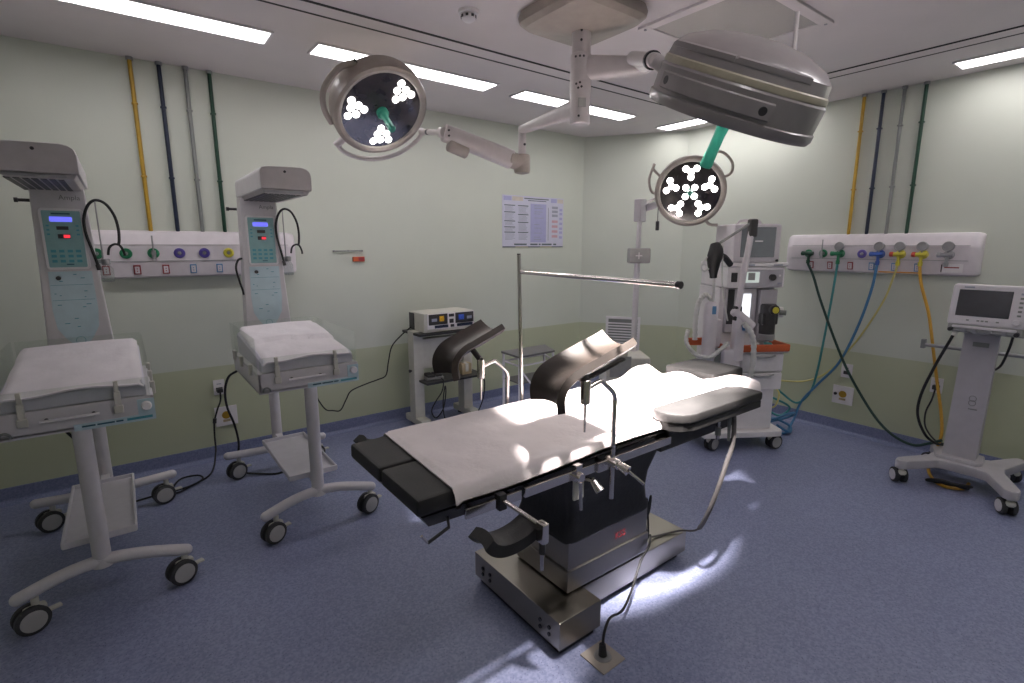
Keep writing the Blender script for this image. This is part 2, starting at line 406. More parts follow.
def gas_panel(T, L, name, label):
    """local: x along the wall 0..L, y out of the wall, z up from 0"""
    t = thing(name, label, 'gas panel', T.translation)
    prof = [(.0, .0), (.052, .004), (.064, .012), (.078, .10), (.081, .118), (.084, .20), (.082, .222), (.058, .285), (.04, .308), (.02, .315), (0, .315)]
    st = [(0, .55), (.012, .8), (.035, .96), (.07, 1), (L-.07, 1), (L-.035, .96), (L-.012, .8), (L, .55)]
    vs = []; fs = []; k = len(prof)
    for x, s in st:
        zc = .157
        for y, z in prof: vs.append((x, y*s, zc+(z-zc)*(1-(1-s)*.25)))
    for i in range(len(st)-1):
        for j in range(k-1): fs.append((i*k+j, i*k+j+1, (i+1)*k+j+1, (i+1)*k+j))
    fs += [tuple(range(k)), tuple(range((len(st)-1)*k, len(st)*k))]
    MB().add(vs, fs, 'pinkw', T).build('body', t, 30)
    MB().b2((.06, .0805, .111), (L-.06, .0835, .115), 'outgrey', 0, T).b2((.06, .0835, .218), (L-.06, .0858, .2215), 'outgrey', 0, T).build('seam_line', t)
    return t
def outlet(t, T, x, m, z=.165):
    F = T @ frame((x, .083, z), (0, 1, 0))
    o = MB().lathe([(.033, -.004), (.034, .004), (.029, .010), (.018, .011), (.016, .004), (.002, .004)], F, m, 22).build('gas_outlet', t)
    MB().lathe([(.012, .003), (.011, .012), (.006, .013), (.006, .006), (.001, .006)], F, 'outgrey', 14).build('valve_port', o)
    return o
def socket(t, T, x, m, z=.058):
    F = T @ frame((x, .0705, z), (0, 1, -.17), (0, 0, 1))
    o = MB().box((0, 0, .003), (.062, .040, .008), m, .002, F).build('power_socket', t)
    MB().box((0, 0, .0075), (.046, .026, .004), 'pinkw', .001, F).box((.008, 0, .0098), (.006, .006, .001), m, 0, F).box((-.008, 0, .0098), (.006, .006, .001), m, 0, F).build('socket_face', o)

TL = Matrix(((-1, 0, 0, 0), (0, -1, 0, 0), (0, 0, 1, 0), (0, 0, 0, 1))); TL.translation = V((1.09, WY, 1.385))
pL = gas_panel(TL, 1.34, 'medical_gas_unit', 'long white gas panel on the left wall behind the two infant warmers')
for x, m in ((-.122, 'outgreen'), (.028, 'outgreen'), (.176, 'outgreen'), (.323, 'outpurple'), (.471, 'outpurple'), (.622, 'outyellow')):
    outlet(pL, TL, 1.09-x, m)
for i, x in enumerate((-.085, .077, .236, .396, .557, .72)): socket(pL, TL, 1.09-x, 'red' if i < 3 else 'bluep')
TR = Matrix(((0, -1, 0, 0), (1, 0, 0, 0), (0, 0, 1, 0), (0, 0, 0, 1))); TR.translation = V((WX, .925, 1.38))
pR = gas_panel(TR, 1.335, 'medical_gas_unit', 'long white gas panel on the right wall with coloured hoses plugged in')
for y, m in ((2.058, 'outgreen'), (1.94, 'outgreen'), (1.807, 'outgreen'), (1.65, 'outpurple'), (1.524, 'outblue'), (1.389, 'outyellow'), (1.249, 'outyellow'), (1.098, 'outgrey')):
    outlet(pR, TR, y-.925, m, .155)
for i, y in enumerate((2.033, 1.883, 1.729, 1.576, 1.423, 1.276)): socket(pR, TR, y-.925, 'red' if i < 3 else 'bluep')
MB().b2((.33, .0705, .012), (.60, .0735, .022), 'orangey', 0, TR).build('orange_strip', pR)
mb = MB().b2((.085, .077, .028), (.20, .0805, .09), 'white2', 0, TR).b2((.105, .0805, .06), (.19, .0812, .068), 'red', 0, TR).b2((.203, .077, .03), (.208, .0825, .085), 'dark', 0, TR)
mb.build('notice_label', pR)

# regulators plugged into the right panel
def regulator(y, m, gauge, label, red=False, side=0):
    x = WX-.083; z = 1.535
    t = thing('gas_regulator', label, 'regulator', (x, y, z))
    b = MB().cyl((x, y, z), (x-.05, y, z), .014, m=m, n=14).cyl((x-.04, y-.035, z), (x-.04, y+.035, z), .016, m=m, n=14)
    b.cyl((x-.04, y, z), (x-.04, y, z-.055), .011, m=m, n=12).cyl((x-.04, y, z-.055), (x-.04, y, z-.085), .015, m=m, n=12)
    b.build('valve_body', t)
    MB().cyl((x-.04, y+.035, z), (x-.04, y+.06, z), .019, m='redcore' if red else m, n=14, bev=.003).build('knob', t)
    if gauge:
        F = frame((x-.04, y, z+.06), (-1, 0, .1))
        MB().cyl((x-.04, y, z), (x-.04, y, z+.04), .006, m='outgrey', n=10).lathe([(.034, -.012), (.036, .01), (.032, .014), (.030, .010), (.001, .010)], F, 'outgrey', 22).build('gauge', t)
regulator(2.04, 'green', False, 'dark green gas connector at the far end of the right gas panel')
regulator(1.807, 'outgreen', True, 'green gas regulator with silver gauge and teal hose on the right panel')
regulator(1.524, 'outblue', True, 'blue gas regulator with silver gauge and blue hose on the right panel')
regulator(1.389, 'outyellow', True, 'yellow gas regulator with red knob and thin pale yellow hose', True)
regulator(1.249, 'outyellow', True, 'yellow gas regulator with red knob and thick amber hose', True)
regulator(1.098, 'outgrey', True, 'grey metal vacuum regulator at the near end of the right gas panel')
def flowprobe(p, out, label):
    p = V(p); out = V(out); t = thing('flow_probe', label, 'flow probe', p)
    MB().cyl(p, p+out*.05, .014, m='outgrey', n=12).cyl(p+out*.035+V((0, 0, -.04)), p+out*.035+V((0, 0, .02)), .012, m='outgrey', n=12).build('probe_body', t)
    MB().cyl(p+out*.035+V((0, 0, .02)), p+out*.035+V((0, 0, .115)), .005, m='outgrey', n=10).build('stem', t)
flowprobe((.176, 4.216, 1.55), (0, -1, 0), 'small metal flow probe upright in a green outlet of the left gas panel')
flowprobe((4.786, 1.94, 1.535), (-1, 0, 0), 'small metal flow probe upright in a green outlet of the right gas panel')

# ------------------------------------------------------------------ small wall items
def wall_plate(pos, nrm, w, h, name, label, cat, dressed):
    F = frame(pos, nrm, (0, 0, 1))   # local x = up
    t = thing(name, label, cat, pos)
    MB().box((0, 0, .005), (h, w, .010), 'white2', .003, F).build('plate', t)
    dressed(t, F); return t
def sock_holes(t, F):
    MB().box((-.016, 0, .011), (.03, .044, .004), 'dark', .004, F).build('socket_hole', t)
    MB().box((.026, 0, .0105), (.006, .03, .002), 'mid', 0, F).build('mark', t)
def sticker(t, F):
    MB().lathe([(.001, .0115), (.03, .0115), (.03, .009)], F @ Matrix.Translation((.008, 0, 0)), 'yellow', 20).build('round_sticker', t)
    MB().box((-.036, 0, .0105), (.018, .05, .002), 'tan', 0, F).build('caption_strip', t)
def sticker2(t, F):
    sticker(t, F); MB().cyl(F @ V((.005, .055, .008)), F @ V((.005, .055, .018)), .013, m='dark', n=14).build('terminal', t)
wall_plate((.48, WY, .555), (0, -1, 0), .075, .115, 'wall_socket', 'white wall socket with black plug on the left wall between the warmers', 'socket', sock_holes)
wall_plate((.508, WY, .325), (0, -1, 0), .15, .15, 'junction_plate', 'square white plate with yellow round sticker low on the left wall', 'wall plate', sticker)
wall_plate((WX, 1.683, .545), (-1, 0, 0), .085, .12, 'wall_socket', 'white wall socket on the right wall above the yellow stickered plate', 'socket', sock_holes)
wall_plate((WX, 1.691, .327), (-1, 0, 0), .16, .16, 'junction_plate', 'square white plate with yellow sticker low on the right wall', 'wall plate', sticker2)
wall_plate((WX, 1.068, .552), (-1, 0, 0), .075, .115, 'wall_socket', 'white wall socket on the right wall behind the ventilator hoses', 'socket', sock_holes)

t = thing('wall_hook_rail', 'thin grey hook rail on the left wall', 'hook rail', (1.52, WY, 1.55))
MB().cyl((1.395, WY-.014, 1.557), (1.645, WY-.014, 1.557), .005, m='greyp', n=10).build('rod', t)
mb = MB()
for x in (1.40, 1.52, 1.64): mb.cyl((x, WY, 1.557), (x, WY-.016, 1.557), .007, m='greyp', n=10)
mb.build('standoff', t)
tag(MB().b2((1.555, WY-.022, 1.468), (1.655, WY-.001, 1.508), 'orange', .003).b2((1.60, WY-.0225, 1.472), (1.652, WY-.001, 1.504), 'red', .002).build('paper_tag'), 'small orange and red tag on the left wall under the hook rail', 'tag')

# wall chart (illegible print: headings, text blocks, flow diagram)
ch = MB(); x0, x1, z0, z1 = 3.115, 3.945, 1.583, 2.105; W_, H_ = x1-x0, z1-z0; Yf = WY-.004
ch.b2((x0, Yf, z0), (x1, WY, z1), 'paper')
def blk(u0, u1, v0, v1, m): ch.b2((x0+u0*W_, Yf-.0012, z0+v0*H_), (x0+u1*W_, Yf+.001, z0+v1*H_), m)
blk(.02, .14, .90, .98, 'lilac'); blk(.15, .32, .90, .98, 'beige'); blk(.78, .88, .90, .98, 'lilac'); blk(.89, .99, .90, .98, 'beige')
blk(.34, .74, .945, .965, 'ink'); blk(.40, .70, .91, .925, 'ink')
for c0, hs in ((.03, (.80, .67, .50, .385, .285)), (.24, (.80, .63, .48, .285))):
    for i, v in enumerate(hs):
        blk(c0, c0+.165, v, v+.018, 'ink')
        lo = (hs[i+1] if i+1 < len(hs) else .10)+.03; q = v-.025
        while q > lo: blk(c0+.01, c0+.01+.11+random.random()*.045, q, q+.008, 'mid'); q -= .022
blk(.44, .70, .10, .86, 'lilac')
for v in (.82, .77, .70, .66, .58, .45, .38, .28, .20, .15): 
    ch.b2((x0+.50*W_, Yf-.0018, z0+v*H_), (x0+(.58+random.random()*.08)*W_, Yf, z0+(v+.010)*H_), 'mid')
blk(.735, .74, .14, .80, 'ink')
for i, v in enumerate((.78, .70, .62, .50, .40, .30, .20)): blk(.80, .90, v, v+.05, 'pink' if i > 2 else 'mid')
for v in (.74, .66, .56, .46, .36, .28, .18): blk(.93, .98, v, v+.05, 'lilac')
for u, w in ((.18, .2), (.44, .12), (.58, .03), (.63, .17), (.83, .05)): blk(u, u+w, .045, .075, 'ink')
for i in range(5): blk(i*.2, i*.2+.2, 0, .018, 'ink' if i % 2 == 0 else 'ochre')
tag(ch.build('wall_chart'), 'pale lilac printed medical chart on the left wall near the corner', 'wall chart')

# louvred vent low on the angled back wall
dB = V((C2[0]-C1[0], C2[1]-C1[1], 0)).normalized(); nB = V((-dB.y, dB.x, 0)); nB = nB if nB.dot(V((-1, -1, 0))) > 0 else -nB
cV = V((*C1, 0)) + dB*.50; TV = frame(cV+V((0, 0, .53)), nB, (0, 0, 1))
t = thing('wall_vent', 'white louvred air vent low on the angled back wall', 'wall vent', cV+V((0, 0, .30)))
f = MB(); w, h = .39, .54
for s in (-1, 1):
    f.box((0, s*(w/2-.014), .008), (h, .028, .016), 'white2', .003, TV); f.box((s*(h/2-.014), 0, .008), (.028, w, .016), 'white2', .003, TV)
f.build('frame', t)
for k in range(14):
    MB().box((-h/2+.045+k*.032, 0, .008), (.014, w-.05, .016), 'white2', .001, TV @ Matrix.Translation((0, 0, 0))).build('louvre', t)
MB().box((0, 0, .001), (h-.03, w-.03, .002), 'greyp', 0, TV).build('backing', t)

# ------------------------------------------------------------------ infant warmers
def caster(parent, p, r, w, ang, brake=True, m='wheel', gap=.014):
    """twin-wheel castor whose wheels touch z=0 under p"""
    T = RZ(ang, (p[0], p[1], 0)); 
    c = MB().cyl(T @ V((0, 0, r*1.35)), T @ V((0, 0, p[2])), .014, m='cream', n=12).box((.004, 0, r*1.55), (r*1.3, gap*1.6+w*.6, r*.7), 'cream', .012, T).build('caster', parent)
    for s in (-1, 1):
        F = T @ frame((.02, s*(gap/2), r), (0, s, 0))
        MB().lathe([(r-.006, 0), (r, .004), (r, w-.004), (r-.006, w), (r*.74, w)], F, 'tyre', 26).lathe([(r*.76, w-.006), (r*.74, w+.002), (r*.3, w+.004), (.001, w+.003)], F, m, 24).build('wheel', c)
    if brake:
        MB().box((-r*.95, 0, r*1.1), (.05, .028, .012), 'cream', .005, T).build('brake_lever', c)

wa = thing('infant_warmer', 'infant warmer with overhead heater at the far left edge beside the wall', 'infant warmer', (-.215, 2.72, 0), 'infant radiant warmers by the left wall', 0, True)
# base
MB().tube([(-.285, .02, .158), (-.19, .02, .192), (-.1, .02, .216), (0, .02, .226), (.1, .02, .216), (.2, .02, .192), (.31, .02, .158)], .0265, 'white', 14, 3).ball((-.285, .02, .158), .0265).ball((.31, .02, .158), .0265).build('base_bar', wa)
MB().tube([(-.32, 1.01, .175), (-.15, 1.01, .165), (0, 1.01, .163), (.15, 1.01, .165), (.32, 1.01, .175)], .0265, 'white', 14, 3).ball((-.32, 1.01, .175), .0265).ball((.32, 1.01, .175), .0265).build('base_bar', wa)
for x, y, z, a in ((-.235, .02, .15, .35), (.30, .02, .15, .35), (-.255, 1.01, .15, .35), (.285, 1.01, .15, .2)): caster(wa, (x, y, z), .06, .026, a+pi)
MB().cyl((0, .03, .2), (0, .03, .84), .034, m='white', n=22).cyl((0, .03, .2), (0, .03, .24), .042, .036, m='white', n=22).build('front_post', wa)
MB().cyl((0, .98, .15), (0, .98, .90), .034, m='white', n=20).build('rear_post', wa)
# lower tray
tr = MB(); tr.box((0, .44, .292), (.27, .70, .012), 'tray', .005)
for s in (-1, 1):
    tr.box((s*.131, .44, .304), (.012, .70, .03), 'tray', .005); tr.box((0, .44+s*.345, .304), (.27, .012, .03), 'tray', .005)
tr.build('storage_tray', wa)
MB().b2((-.02, .03, .262), (.02, .97, .286), 'white', .005).build('tray_bracket', wa)
# bed tub
tub = MB(); tub.b2((-.262, .0, .838), (.262, .72, .862), 'white', .006)
for a, b in (((-.262, 0), (.262, .016)), ((-.262, .704), (.262, .72)), ((-.262, 0), (-.246, .72)), ((.246, 0), (.262, .72))):
    tub.b2((*a, .845), (*b, .948), 'white', .005)
tub.b2((-.25, .01, .90), (.25, .71, .946), 'white', .004)
tub.build('bed_tub', wa)
MB().b2((-.08, .70, .84), (.08, .99, .89), 'white', .01).build('bed_bracket', wa)
# front trim: printed strip, handle bar, latch clips, knobs
lab = MB(); lab.b2((-.02, -.004, .838), (.262, .001, .866), 'blue_panel').b2((.20, -.004, .866), (.262, .001, .935), 'blue_panel')
lab.b2((.005, -.005, .850), (.05, 0, .857), 'tealdark').b2((.056, -.005, .850), (.115, 0, .857), 'tealdark').b2((.12, -.005, .850), (.145, 0, .857), 'tealdark').b2((.158, -.005, .848), (.25, 0, .859), 'teal')
lab.build('printed_strip', wa)
MB().cyl((-.12, -.022, .905), (.07, -.022, .905), .006, m='white2', n=12).cyl((-.10, 0, .905), (-.10, -.022, .905), .007, m='dark', n=10).cyl((.05, 0, .905), (.05, -.022, .905), .007, m='dark', n=10).build('handle', wa)
MB().cyl((.232, 0, .905), (.232, -.022, .905), .02, m='white2', n=20, bev=.004).build('tilt_knob', wa)
MB().tube([(-.245, -.006, .855), (-.24, -.012, .872), (-.225, -.014, .877), (-.212, -.012, .865), (-.21, -.006, .852)], .005, 'greyp', 8, 4).build('hook', wa)
for x in (-.17, .135):
    MB().b2((x-.012, -.014, .895), (x+.012, .002, .985), 'cream', .005).b2((x-.017, -.018, .89), (x+.017, 0, .925), 'cream', .005).b2((x-.008, -.01, .98), (x+.008, .01, 1.03), 'cream', .003).build('latch', wa)
# acrylic sides
def pane(a, b, z0, z1, flare):
    d = V((b[0]-a[0], b[1]-a[1], 0)).normalized(); n = V((-d.y, d.x, 0)); o = V((*flare, 0)); t = .006
    p = [V((*a, z0)), V((*b, z0)), V((*b, z1))+o, V((*a, z1))+o]
    return MB().add(p+[q+n*t for q in p], [(0, 1, 2, 3), (7, 6, 5, 4), (0, 4, 5, 1), (1, 5, 6, 2), (2, 6, 7, 3), (3, 7, 4, 0)], 'glass')
pane((-.262, .006), (-.262, .72), .945, 1.135, (-.0, 0)).build('acrylic_panel', wa)
pane((.256, .006), (.256, .72), .945, 1.125, (.0, 0)).build('acrylic_panel', wa)
pane((-.25, .002), (.25, .002), .945, 1.03, (0, 0)).build('acrylic_panel', wa)
pane((-.25, .714), (.25, .714), .945, 1.135, (0, 0)).build('acrylic_panel', wa)
for s in (-1, 1):
    for y in (.16, .42, .64): MB().b2((s*.266-.010, y-.014, .915), (s*.266+.010, y+.014, .975), 'cream', .005).build('panel_hinge', wa)
# mattress (slightly raised towards the head)
mz = lambda y: 1.012+.07*(y/.7)
vs = []; fs = []
for y in (.018, .03, .35, .67, .685):
    e = .010 if y in (.018, .685) else 0
    for x, z in ((-.238, .950), (-.238, mz(y)-.012-e), (-.228, mz(y)-e), (.228, mz(y)-e), (.238, mz(y)-.012-e), (.238, .950)): vs.append((x, y, z))
for i in range(4):
    for j in range(6): fs.append((i*6+j, i*6+(j+1) % 6, (i+1)*6+(j+1) % 6, (i+1)*6+j))
fs += [tuple(range(6)), tuple(range(24, 30))]
MB().add(vs, fs, 'mattress').build('mattress', wa, 30)
# column with control panels
cp = [(-.14, 1.02), (-.135, 1.08), (-.118, 1.5), (-.108, 1.90), (.108, 1.90), (.118, 1.5), (.142, 1.08), (.145, 1.02), (.10, .84), (-.10, .84)]
CF = Matrix(((1, 0, 0, -.012), (0, 0, -1, .98), (0, 1, 0, 0), (0, 0, 0, 1)))       # local z -> -y ; front face at y=.98-h
MB().prism(cp, .10, 'white', CF, .008).build('column', wa)
FT = CF @ Matrix.Translation((0, 0, .10))
def rp(x0, x1, z0, z1, c=.012, t0=0., t1=0.):
    return [(x0+c+t0, z0), (x1-c-t0, z0), (x1-t0*.5, z0+c), (x1-t1, z1-c), (x1-c-t1, z1), (x0+c+t1, z1), (x0+t1, z1-c), (x0+t0*.5, z0+c)]
bz = MB().prism(rp(-.088, .092, 1.475, 1.79, .012), .010, 'white2', FT, .004).build('control_bezel', wa)
k_ = MB().prism(rp(-.075, .079, 1.488, 1.778, .004), .0112, 'teal_panel', FT)
for i, x in enumerate((-.05, -.017, .017, .05)):
    for j in range(3): k_.box((x, 1.572-j*.026, .0118), (.021, .014, .001), 'teal', 0, FT)
for x in (-.058, .06):
    for j in range(3): k_.box((x, 1.702-j*.022, .0118), (.012, .008, .001), 'teal', 0, FT)
k_.box((0, 1.763, .0118), (.075, .008, .001), 'tealdark', 0, FT).box((.01, 1.503, .0118), (.03, .006, .001), 'tealdark', 0, FT)
k_.build('keypad', bz)
MB().box((-.002, 1.735, .012), (.088, .025, .0025), 'lcd', 0, FT).build('display', bz)
MB().box((0, 1.690, .012), (.048, .018, .0025), 'dark', 0, FT).build('digit_window', bz)
d_ = MB().box((.002, 1.648, .012), (.05, .022, .0022), 'dark', 0, FT).box((.013, 1.648, .0128), (.026, .016, .0022), 'led', 0, FT).build('digit_window', bz)
ov = MB().prism([(-.012, 1.055), (.02, 1.055), (.06, 1.11), (.088, 1.165), (.096, 1.26), (.092, 1.466), (-.086, 1.466), (-.092, 1.26), (-.084, 1.165), (-.055, 1.11)], .002, 'blue_panel', FT)
for z in (1.395, 1.315): ov.box((.002, z, .0022), (.172, .002, .001), 'teal', 0, FT)
for x, z, w in ((-.07, 1.35, .012), (.055, 1.36, .02), (.05, 1.33, .01), (-.05, 1.34, .01), (-.06, 1.29, .025), (.06, 1.29, .03), (.04, 1.275, .02), (.0, 1.215, .025), (.005, 1.17, .02), (-.04, 1.19, .03), (.02, 1.45, .02), (-.04, 1.415, .02), (.05, 1.43, .025)):
    ov.box((x, z, .0022), (w*.7, .004, .001), 'teal', 0, FT)
ov.ring(FT @ Matrix.Translation((.004, 1.095, .002)), .02, .0012, 'teal')
ov.build('overlay_panel', wa)
MB().cyl(FT @ V((-.048, 1.432, 0)), FT @ V((-.048, 1.432, .012)), .011, m='dark', n=14).build('probe_jack', wa)
MB().text('Ampla', .034, FT @ Matrix.Translation((.045, 1.845, .0006)), 'greyp').build('lettering', wa)
MB().cyl((-.128, .95, 1.83), (-.183, .95, 1.83), .008, m='dark', n=10).cyl((-.173, .95, 1.83), (-.188, .95, 1.83), .012, m='dark', n=10).build('side_peg', wa)
# heater hood
hp = [(-.135, 1.905), (.135, 1.905), (.135, 1.985), (.128, 2.008), (.11, 2.022), (.08, 2.029), (-.09, 2.024), (-.125, 2.018), (-.135, 2.0)]
HF = Matrix(((1, 0, 0, -.012), (0, 0, -1, 1.03), (0, 1, 0, 0), (0, 0, 0, 1)))
hd = MB().prism(hp, .735, 'white', HF, .008).build('heater_hood', wa)
MB().prism([(x*.985, z) for x, z in hp], .014, 'hood', HF @ Matrix.Translation((0, 0, .735)), .004).build('front_cap', hd)
MB().cyl((-.02, .283, 2.0), (-.02, .276, 2.0), .007, m='dark', n=12).build('sensor_window', hd)
MB().prism([(-.125, 1.906), (.125, 1.906), (.112, 1.882), (-.112, 1.882)], .66, 'hood', HF @ Matrix.Translation((0, 0, .07)), .004).build('reflector_tray', hd)
MB().b2((-.133, .292, 1.888), (.077, .299, 1.9), 'outgrey', .002).build('light_strip', hd)
for k in range(7): MB().b2((-.128+k*.029, .315, 1.8795), (-.128+k*.029+.020, .94, 1.8835), 'dark').build('heater_opening', hd)
# accessory rod with clear bottle
MB().cyl((.135, .90, 1.50), (.135, .90, 1.83), .0035, m='outgrey', n=8).build('accessory_rod', wa)
MB().b2((.09, .89, 1.505), (.15, .915, 1.525), 'outgrey', .004).build('rod_bracket', wa)
bt = MB().lathe([(.001, 0), (.026, 0), (.03, .006), (.03, .07), (.02, .085), (.012, .09), (.001, .09)], Matrix.Translation((.145, .895, 1.405)), 'bottle', 20).build('flow_bottle', wa)
MB().cyl((.145, .895, 1.495), (.145, .895, 1.53), .02, m='outgrey', n=14, bev=.004).build('bottle_cap', bt)

wb = copy_tree(wa); wb.location = (.755, 2.82, 0)
for q_ in kids(wb):
    if q_.name.startswith('heater_hood'): q_.location.x += .035      # its heater head is swung a little to the side
for q_ in kids(wa):
    if q_.name.startswith('heater_hood'): q_.location.x -= .012
wb['label'] = 'infant warmer standing second from the left beside the electrosurgery cart'

TA, TW = RZ(0, (-.215, 2.72, 0)), RZ(0, (.755, 2.82, 0))
def warmer_cloth(T, fold, label):
    ms = []
    nx, ny = 26, 34
    def f(u, v):
        x = -.232+.464*u; y = -.004+.69*v
        z = mz(max(y, 0))+.010+.004*math.sin(9*x+6*y)*math.sin(7*y)+.0025*math.sin(31*x+3)*math.sin(23*y)
        if y < .02: z -= .012+.012*math.sin(u*6+1.4)*math.sin(u*3)
        if fold:
            if y > .33+.02*math.sin(5*u): z += .020
        else:
            if v > .74: z += .006
            z += .008*math.exp(-((u-.09)**2+(v-.42)**2)*160)+.008*math.exp(-((u-.86)**2+(v-.68)**2)*160)
            z += .012*v
        if u < .03 or u > .97: z -= .015
        if fold and v > .9: x *= .96
        return T @ V((x, y, z)), V((0, 0, 1))
    o = MB().slab(f, nx, ny, .007, 'linen').build('cloth', None, 70)
    tag(o, label, 'cloth', 'white cloths on the warmer beds')
warmer_cloth(TA, False, 'plain white cloth spread over the bed of the far left warmer')
warmer_cloth(TW, True, 'white cloth folded in two layers on the second warmer from the left')

def stethoscope(T, label):
    P = lambda x, z, dy=0: tuple(T @ V((x-.045, .862+dy, z)))
    t = thing('coiled_hose', label, 'hose', P(.185, 1.5))
    MB().tube([P(.155, 1.50), P(.14, 1.58), P(.125, 1.66), P(.125, 1.74), P(.15, 1.81), P(.185, 1.838), P(.225, 1.82), P(.255, 1.76), P(.265, 1.69), P(.262, 1.63), P(.255, 1.60)], .007, 'rubber', 8, 6).build('loop', t)
    MB().tube([P(.205, 1.55, .0), P(.215, 1.59), P(.24, 1.608), P(.262, 1.60), P(.275, 1.57), P(.278, 1.545)], .006, 'rubber', 8, 6).build('branch', t)
    MB().cyl(P(.155, 1.50), P(.16, 1.47), .011, m='dark', n=12).build('end_fitting', t)
stethoscope(TA, 'black looped hose hanging on a thin rod beside the far left warmer column')
stethoscope(TW, 'black looped hose hanging on a thin rod beside the second warmer column')

# ------------------------------------------------------------------ operating table
ot = thing('operating_table', 'black padded operating table with stainless steel base in the middle of the room', 'operating table', (1.55, 1.585, 0))
MB().b2((1.20, 1.285, .035), (1.432, 1.89, .158), 'steel', .004).build('base_crossbar', ot)
MB().b2((1.22, 1.305, .0), (1.412, 1.87, .036), 'bframe', .003).b2((1.42, 1.42, .0), (2.15, 1.70, .036), 'bframe', .003).build('base_plinth', ot)
MB().b2((1.43, 1.395, .035), (2.183, 1.725, .150), 'steel', .004).build('base_stem', ot)
for y, z in ((1.345, .105), (1.345, .075), (1.40, .105), (1.40, .075), (1.76, .105), (1.76, .075), (1.82, .105), (1.82, .075)):
    MB().cyl((1.204, y, z), (1.195, y, z), .0085, m='dark', n=12).build('bolt_hole', ot)
hs = MB().b2((1.335, 1.388, .165), (1.862, 1.735, .262), 'steelz', .006).b2((1.345, 1.396, .262), (1.855, 1.728, .40), 'steelz', .006).build('column_housing', ot)
MB().text('KSS', .045, frame((1.665, 1.3945, .318), (0, -1, 0), (1, 0, 0)), 'red').build('red_lettering', hs)
bo = MB()
zz = [(.378, .262, .170), (.388, .270, .176), (.41, .270, .176), (.44, .260, .170), (.50, .25, .168), (.575, .262, .172), (.64, .29, .185), (.70, .31, .20)]
vs = []; fs = []
for z, a, b in zz:
    for k in range(24):
        w = 2*pi*k/24; c, s_ = math.cos(w), math.sin(w); q = .16
        vs.append((1.60+a*math.copysign(abs(c)**q, c), 1.565+b*math.copysign(abs(s_)**q, s_), z))
for i in range(len(zz)-1):
    for k in range(24): fs.append((i*24+k, i*24+(k+1) % 24, (i+1)*24+(k+1) % 24, (i+1)*24+k))
fs += [tuple(range(24)), tuple((len(zz)-1)*24+k for k in range(24))]
bo.add(vs, fs, 'boot').build('bellows_boot', ot, 30)
MB().b2((1.20, 1.36, .69), (1.98, 1.81, .752), 'bframe', .008).build('top_mount', ot)
MB().b2((1.00, 1.305, .735), (1.92, 1.865, .79), 'bframe', .006).build('seat_frame', ot)
MB().b2((1.80, 1.302, .705), (2.40, 1.868, .79), 'bframe', .006).build('back_frame', ot)
def tapered(x0, x1, y0, y1, zb, zt, in0): # tray under a leg cushion
    vs = [(x0+.03, y0+in0, zb), (x1, y0+.005, zb), (x1, y1-.005, zb), (x0+.03, y1-in0, zb), (x0, y0, zt), (x1, y0, zt), (x1, y1, zt), (x0, y1, zt)]
    return MB().add(vs, [(0, 1, 2, 3), (7, 6, 5, 4), (0, 4, 5, 1), (1, 5, 6, 2), (2, 6, 7, 3), (3, 7, 4, 0)], 'bframe')
for y0, y1 in ((1.30, 1.577), (1.593, 1.87)):
    tapered(.640, .995, y0, y1, .742, .788, .02).build('leg_frame', ot)
    MB().b2((.625, y0-.003, .790), (.99, y1+.003, .850), 'black', .014).build('leg_cushion', ot)
MB().b2((.995, 1.297, .790), (1.50, 1.873, .850), 'black', .014).build('seat_cushion', ot)
MB().b2((1.505, 1.297, .790), (2.415, 1.873, .850), 'black', .014).build('back_cushion', ot)
MB().b2((2.43, 1.455, .865), (2.735, 1.765, .930), 'black', .018).build('head_cushion', ot)
MB().b2((2.40, 1.50, .835), (2.725, 1.72, .864), 'bframe', .005).b2((2.30, 1.55, .76), (2.44, 1.60, .85), 'bframe', .004).b2((2.30, 1.65, .76), (2.44, 1.70, .85), 'bframe', .004).build('head_frame', ot)
for y in (1.258, 1.912):
    for x0, x1 in ((.765, .985), (1.0, 1.34), (1.36, 1.80)):
        r = MB().b2((x0, y-.006, .762), (x1, y+.006, .796), 'chrome', .002)
        for x in (x0+.035, x1-.035): r.cyl((x, y, .779), (x, 1.31 if y < 1.5 else 1.86, .779), .009, m='chrome', n=10)
        r.build('side_rail', ot)
MB().tube([(.735, 1.315, .755), (.725, 1.29, .735), (.648, 1.285, .712)], .0055, 'bframe', 8).tube([(.648, 1.285, .712), (.628, 1.285, .742)], .0045, 'chrome', 8).build('release_lever', ot)
MB().cyl((1.24, 1.262, .775), (1.24, 1.225, .775), .018, m='chrome', n=14, bev=.003).b2((1.225, 1.238, .755), (1.255, 1.262, .82), 'chrome', .003).cyl((1.235, 1.228, .76), (1.235, 1.222, .655), .0075, .006, m='chrome', n=10).build('rail_clamp', ot)
MB().b2((1.275, 1.300, .64), (1.33, 1.312, .735), 'cream', .006).build('name_plate', ot)
MB().cyl((1.345, 1.36, .70), (1.345, 1.27, .72), .010, m='chrome', n=12).cyl((1.345, 1.27, .72), (1.35, 1.235, .685), .015, .02, m='chrome', n=14, bev=.003).build('crank_knob', ot)
MB().b2((2.02, 1.70, .155), (2.20, 1.78, .18), 'rubber', .008).build('foot_pedal', ot)
MB().b2((1.862, 1.41, .20), (1.885, 1.47, .26), 'dark', .004).build('cable_inlet', ot)

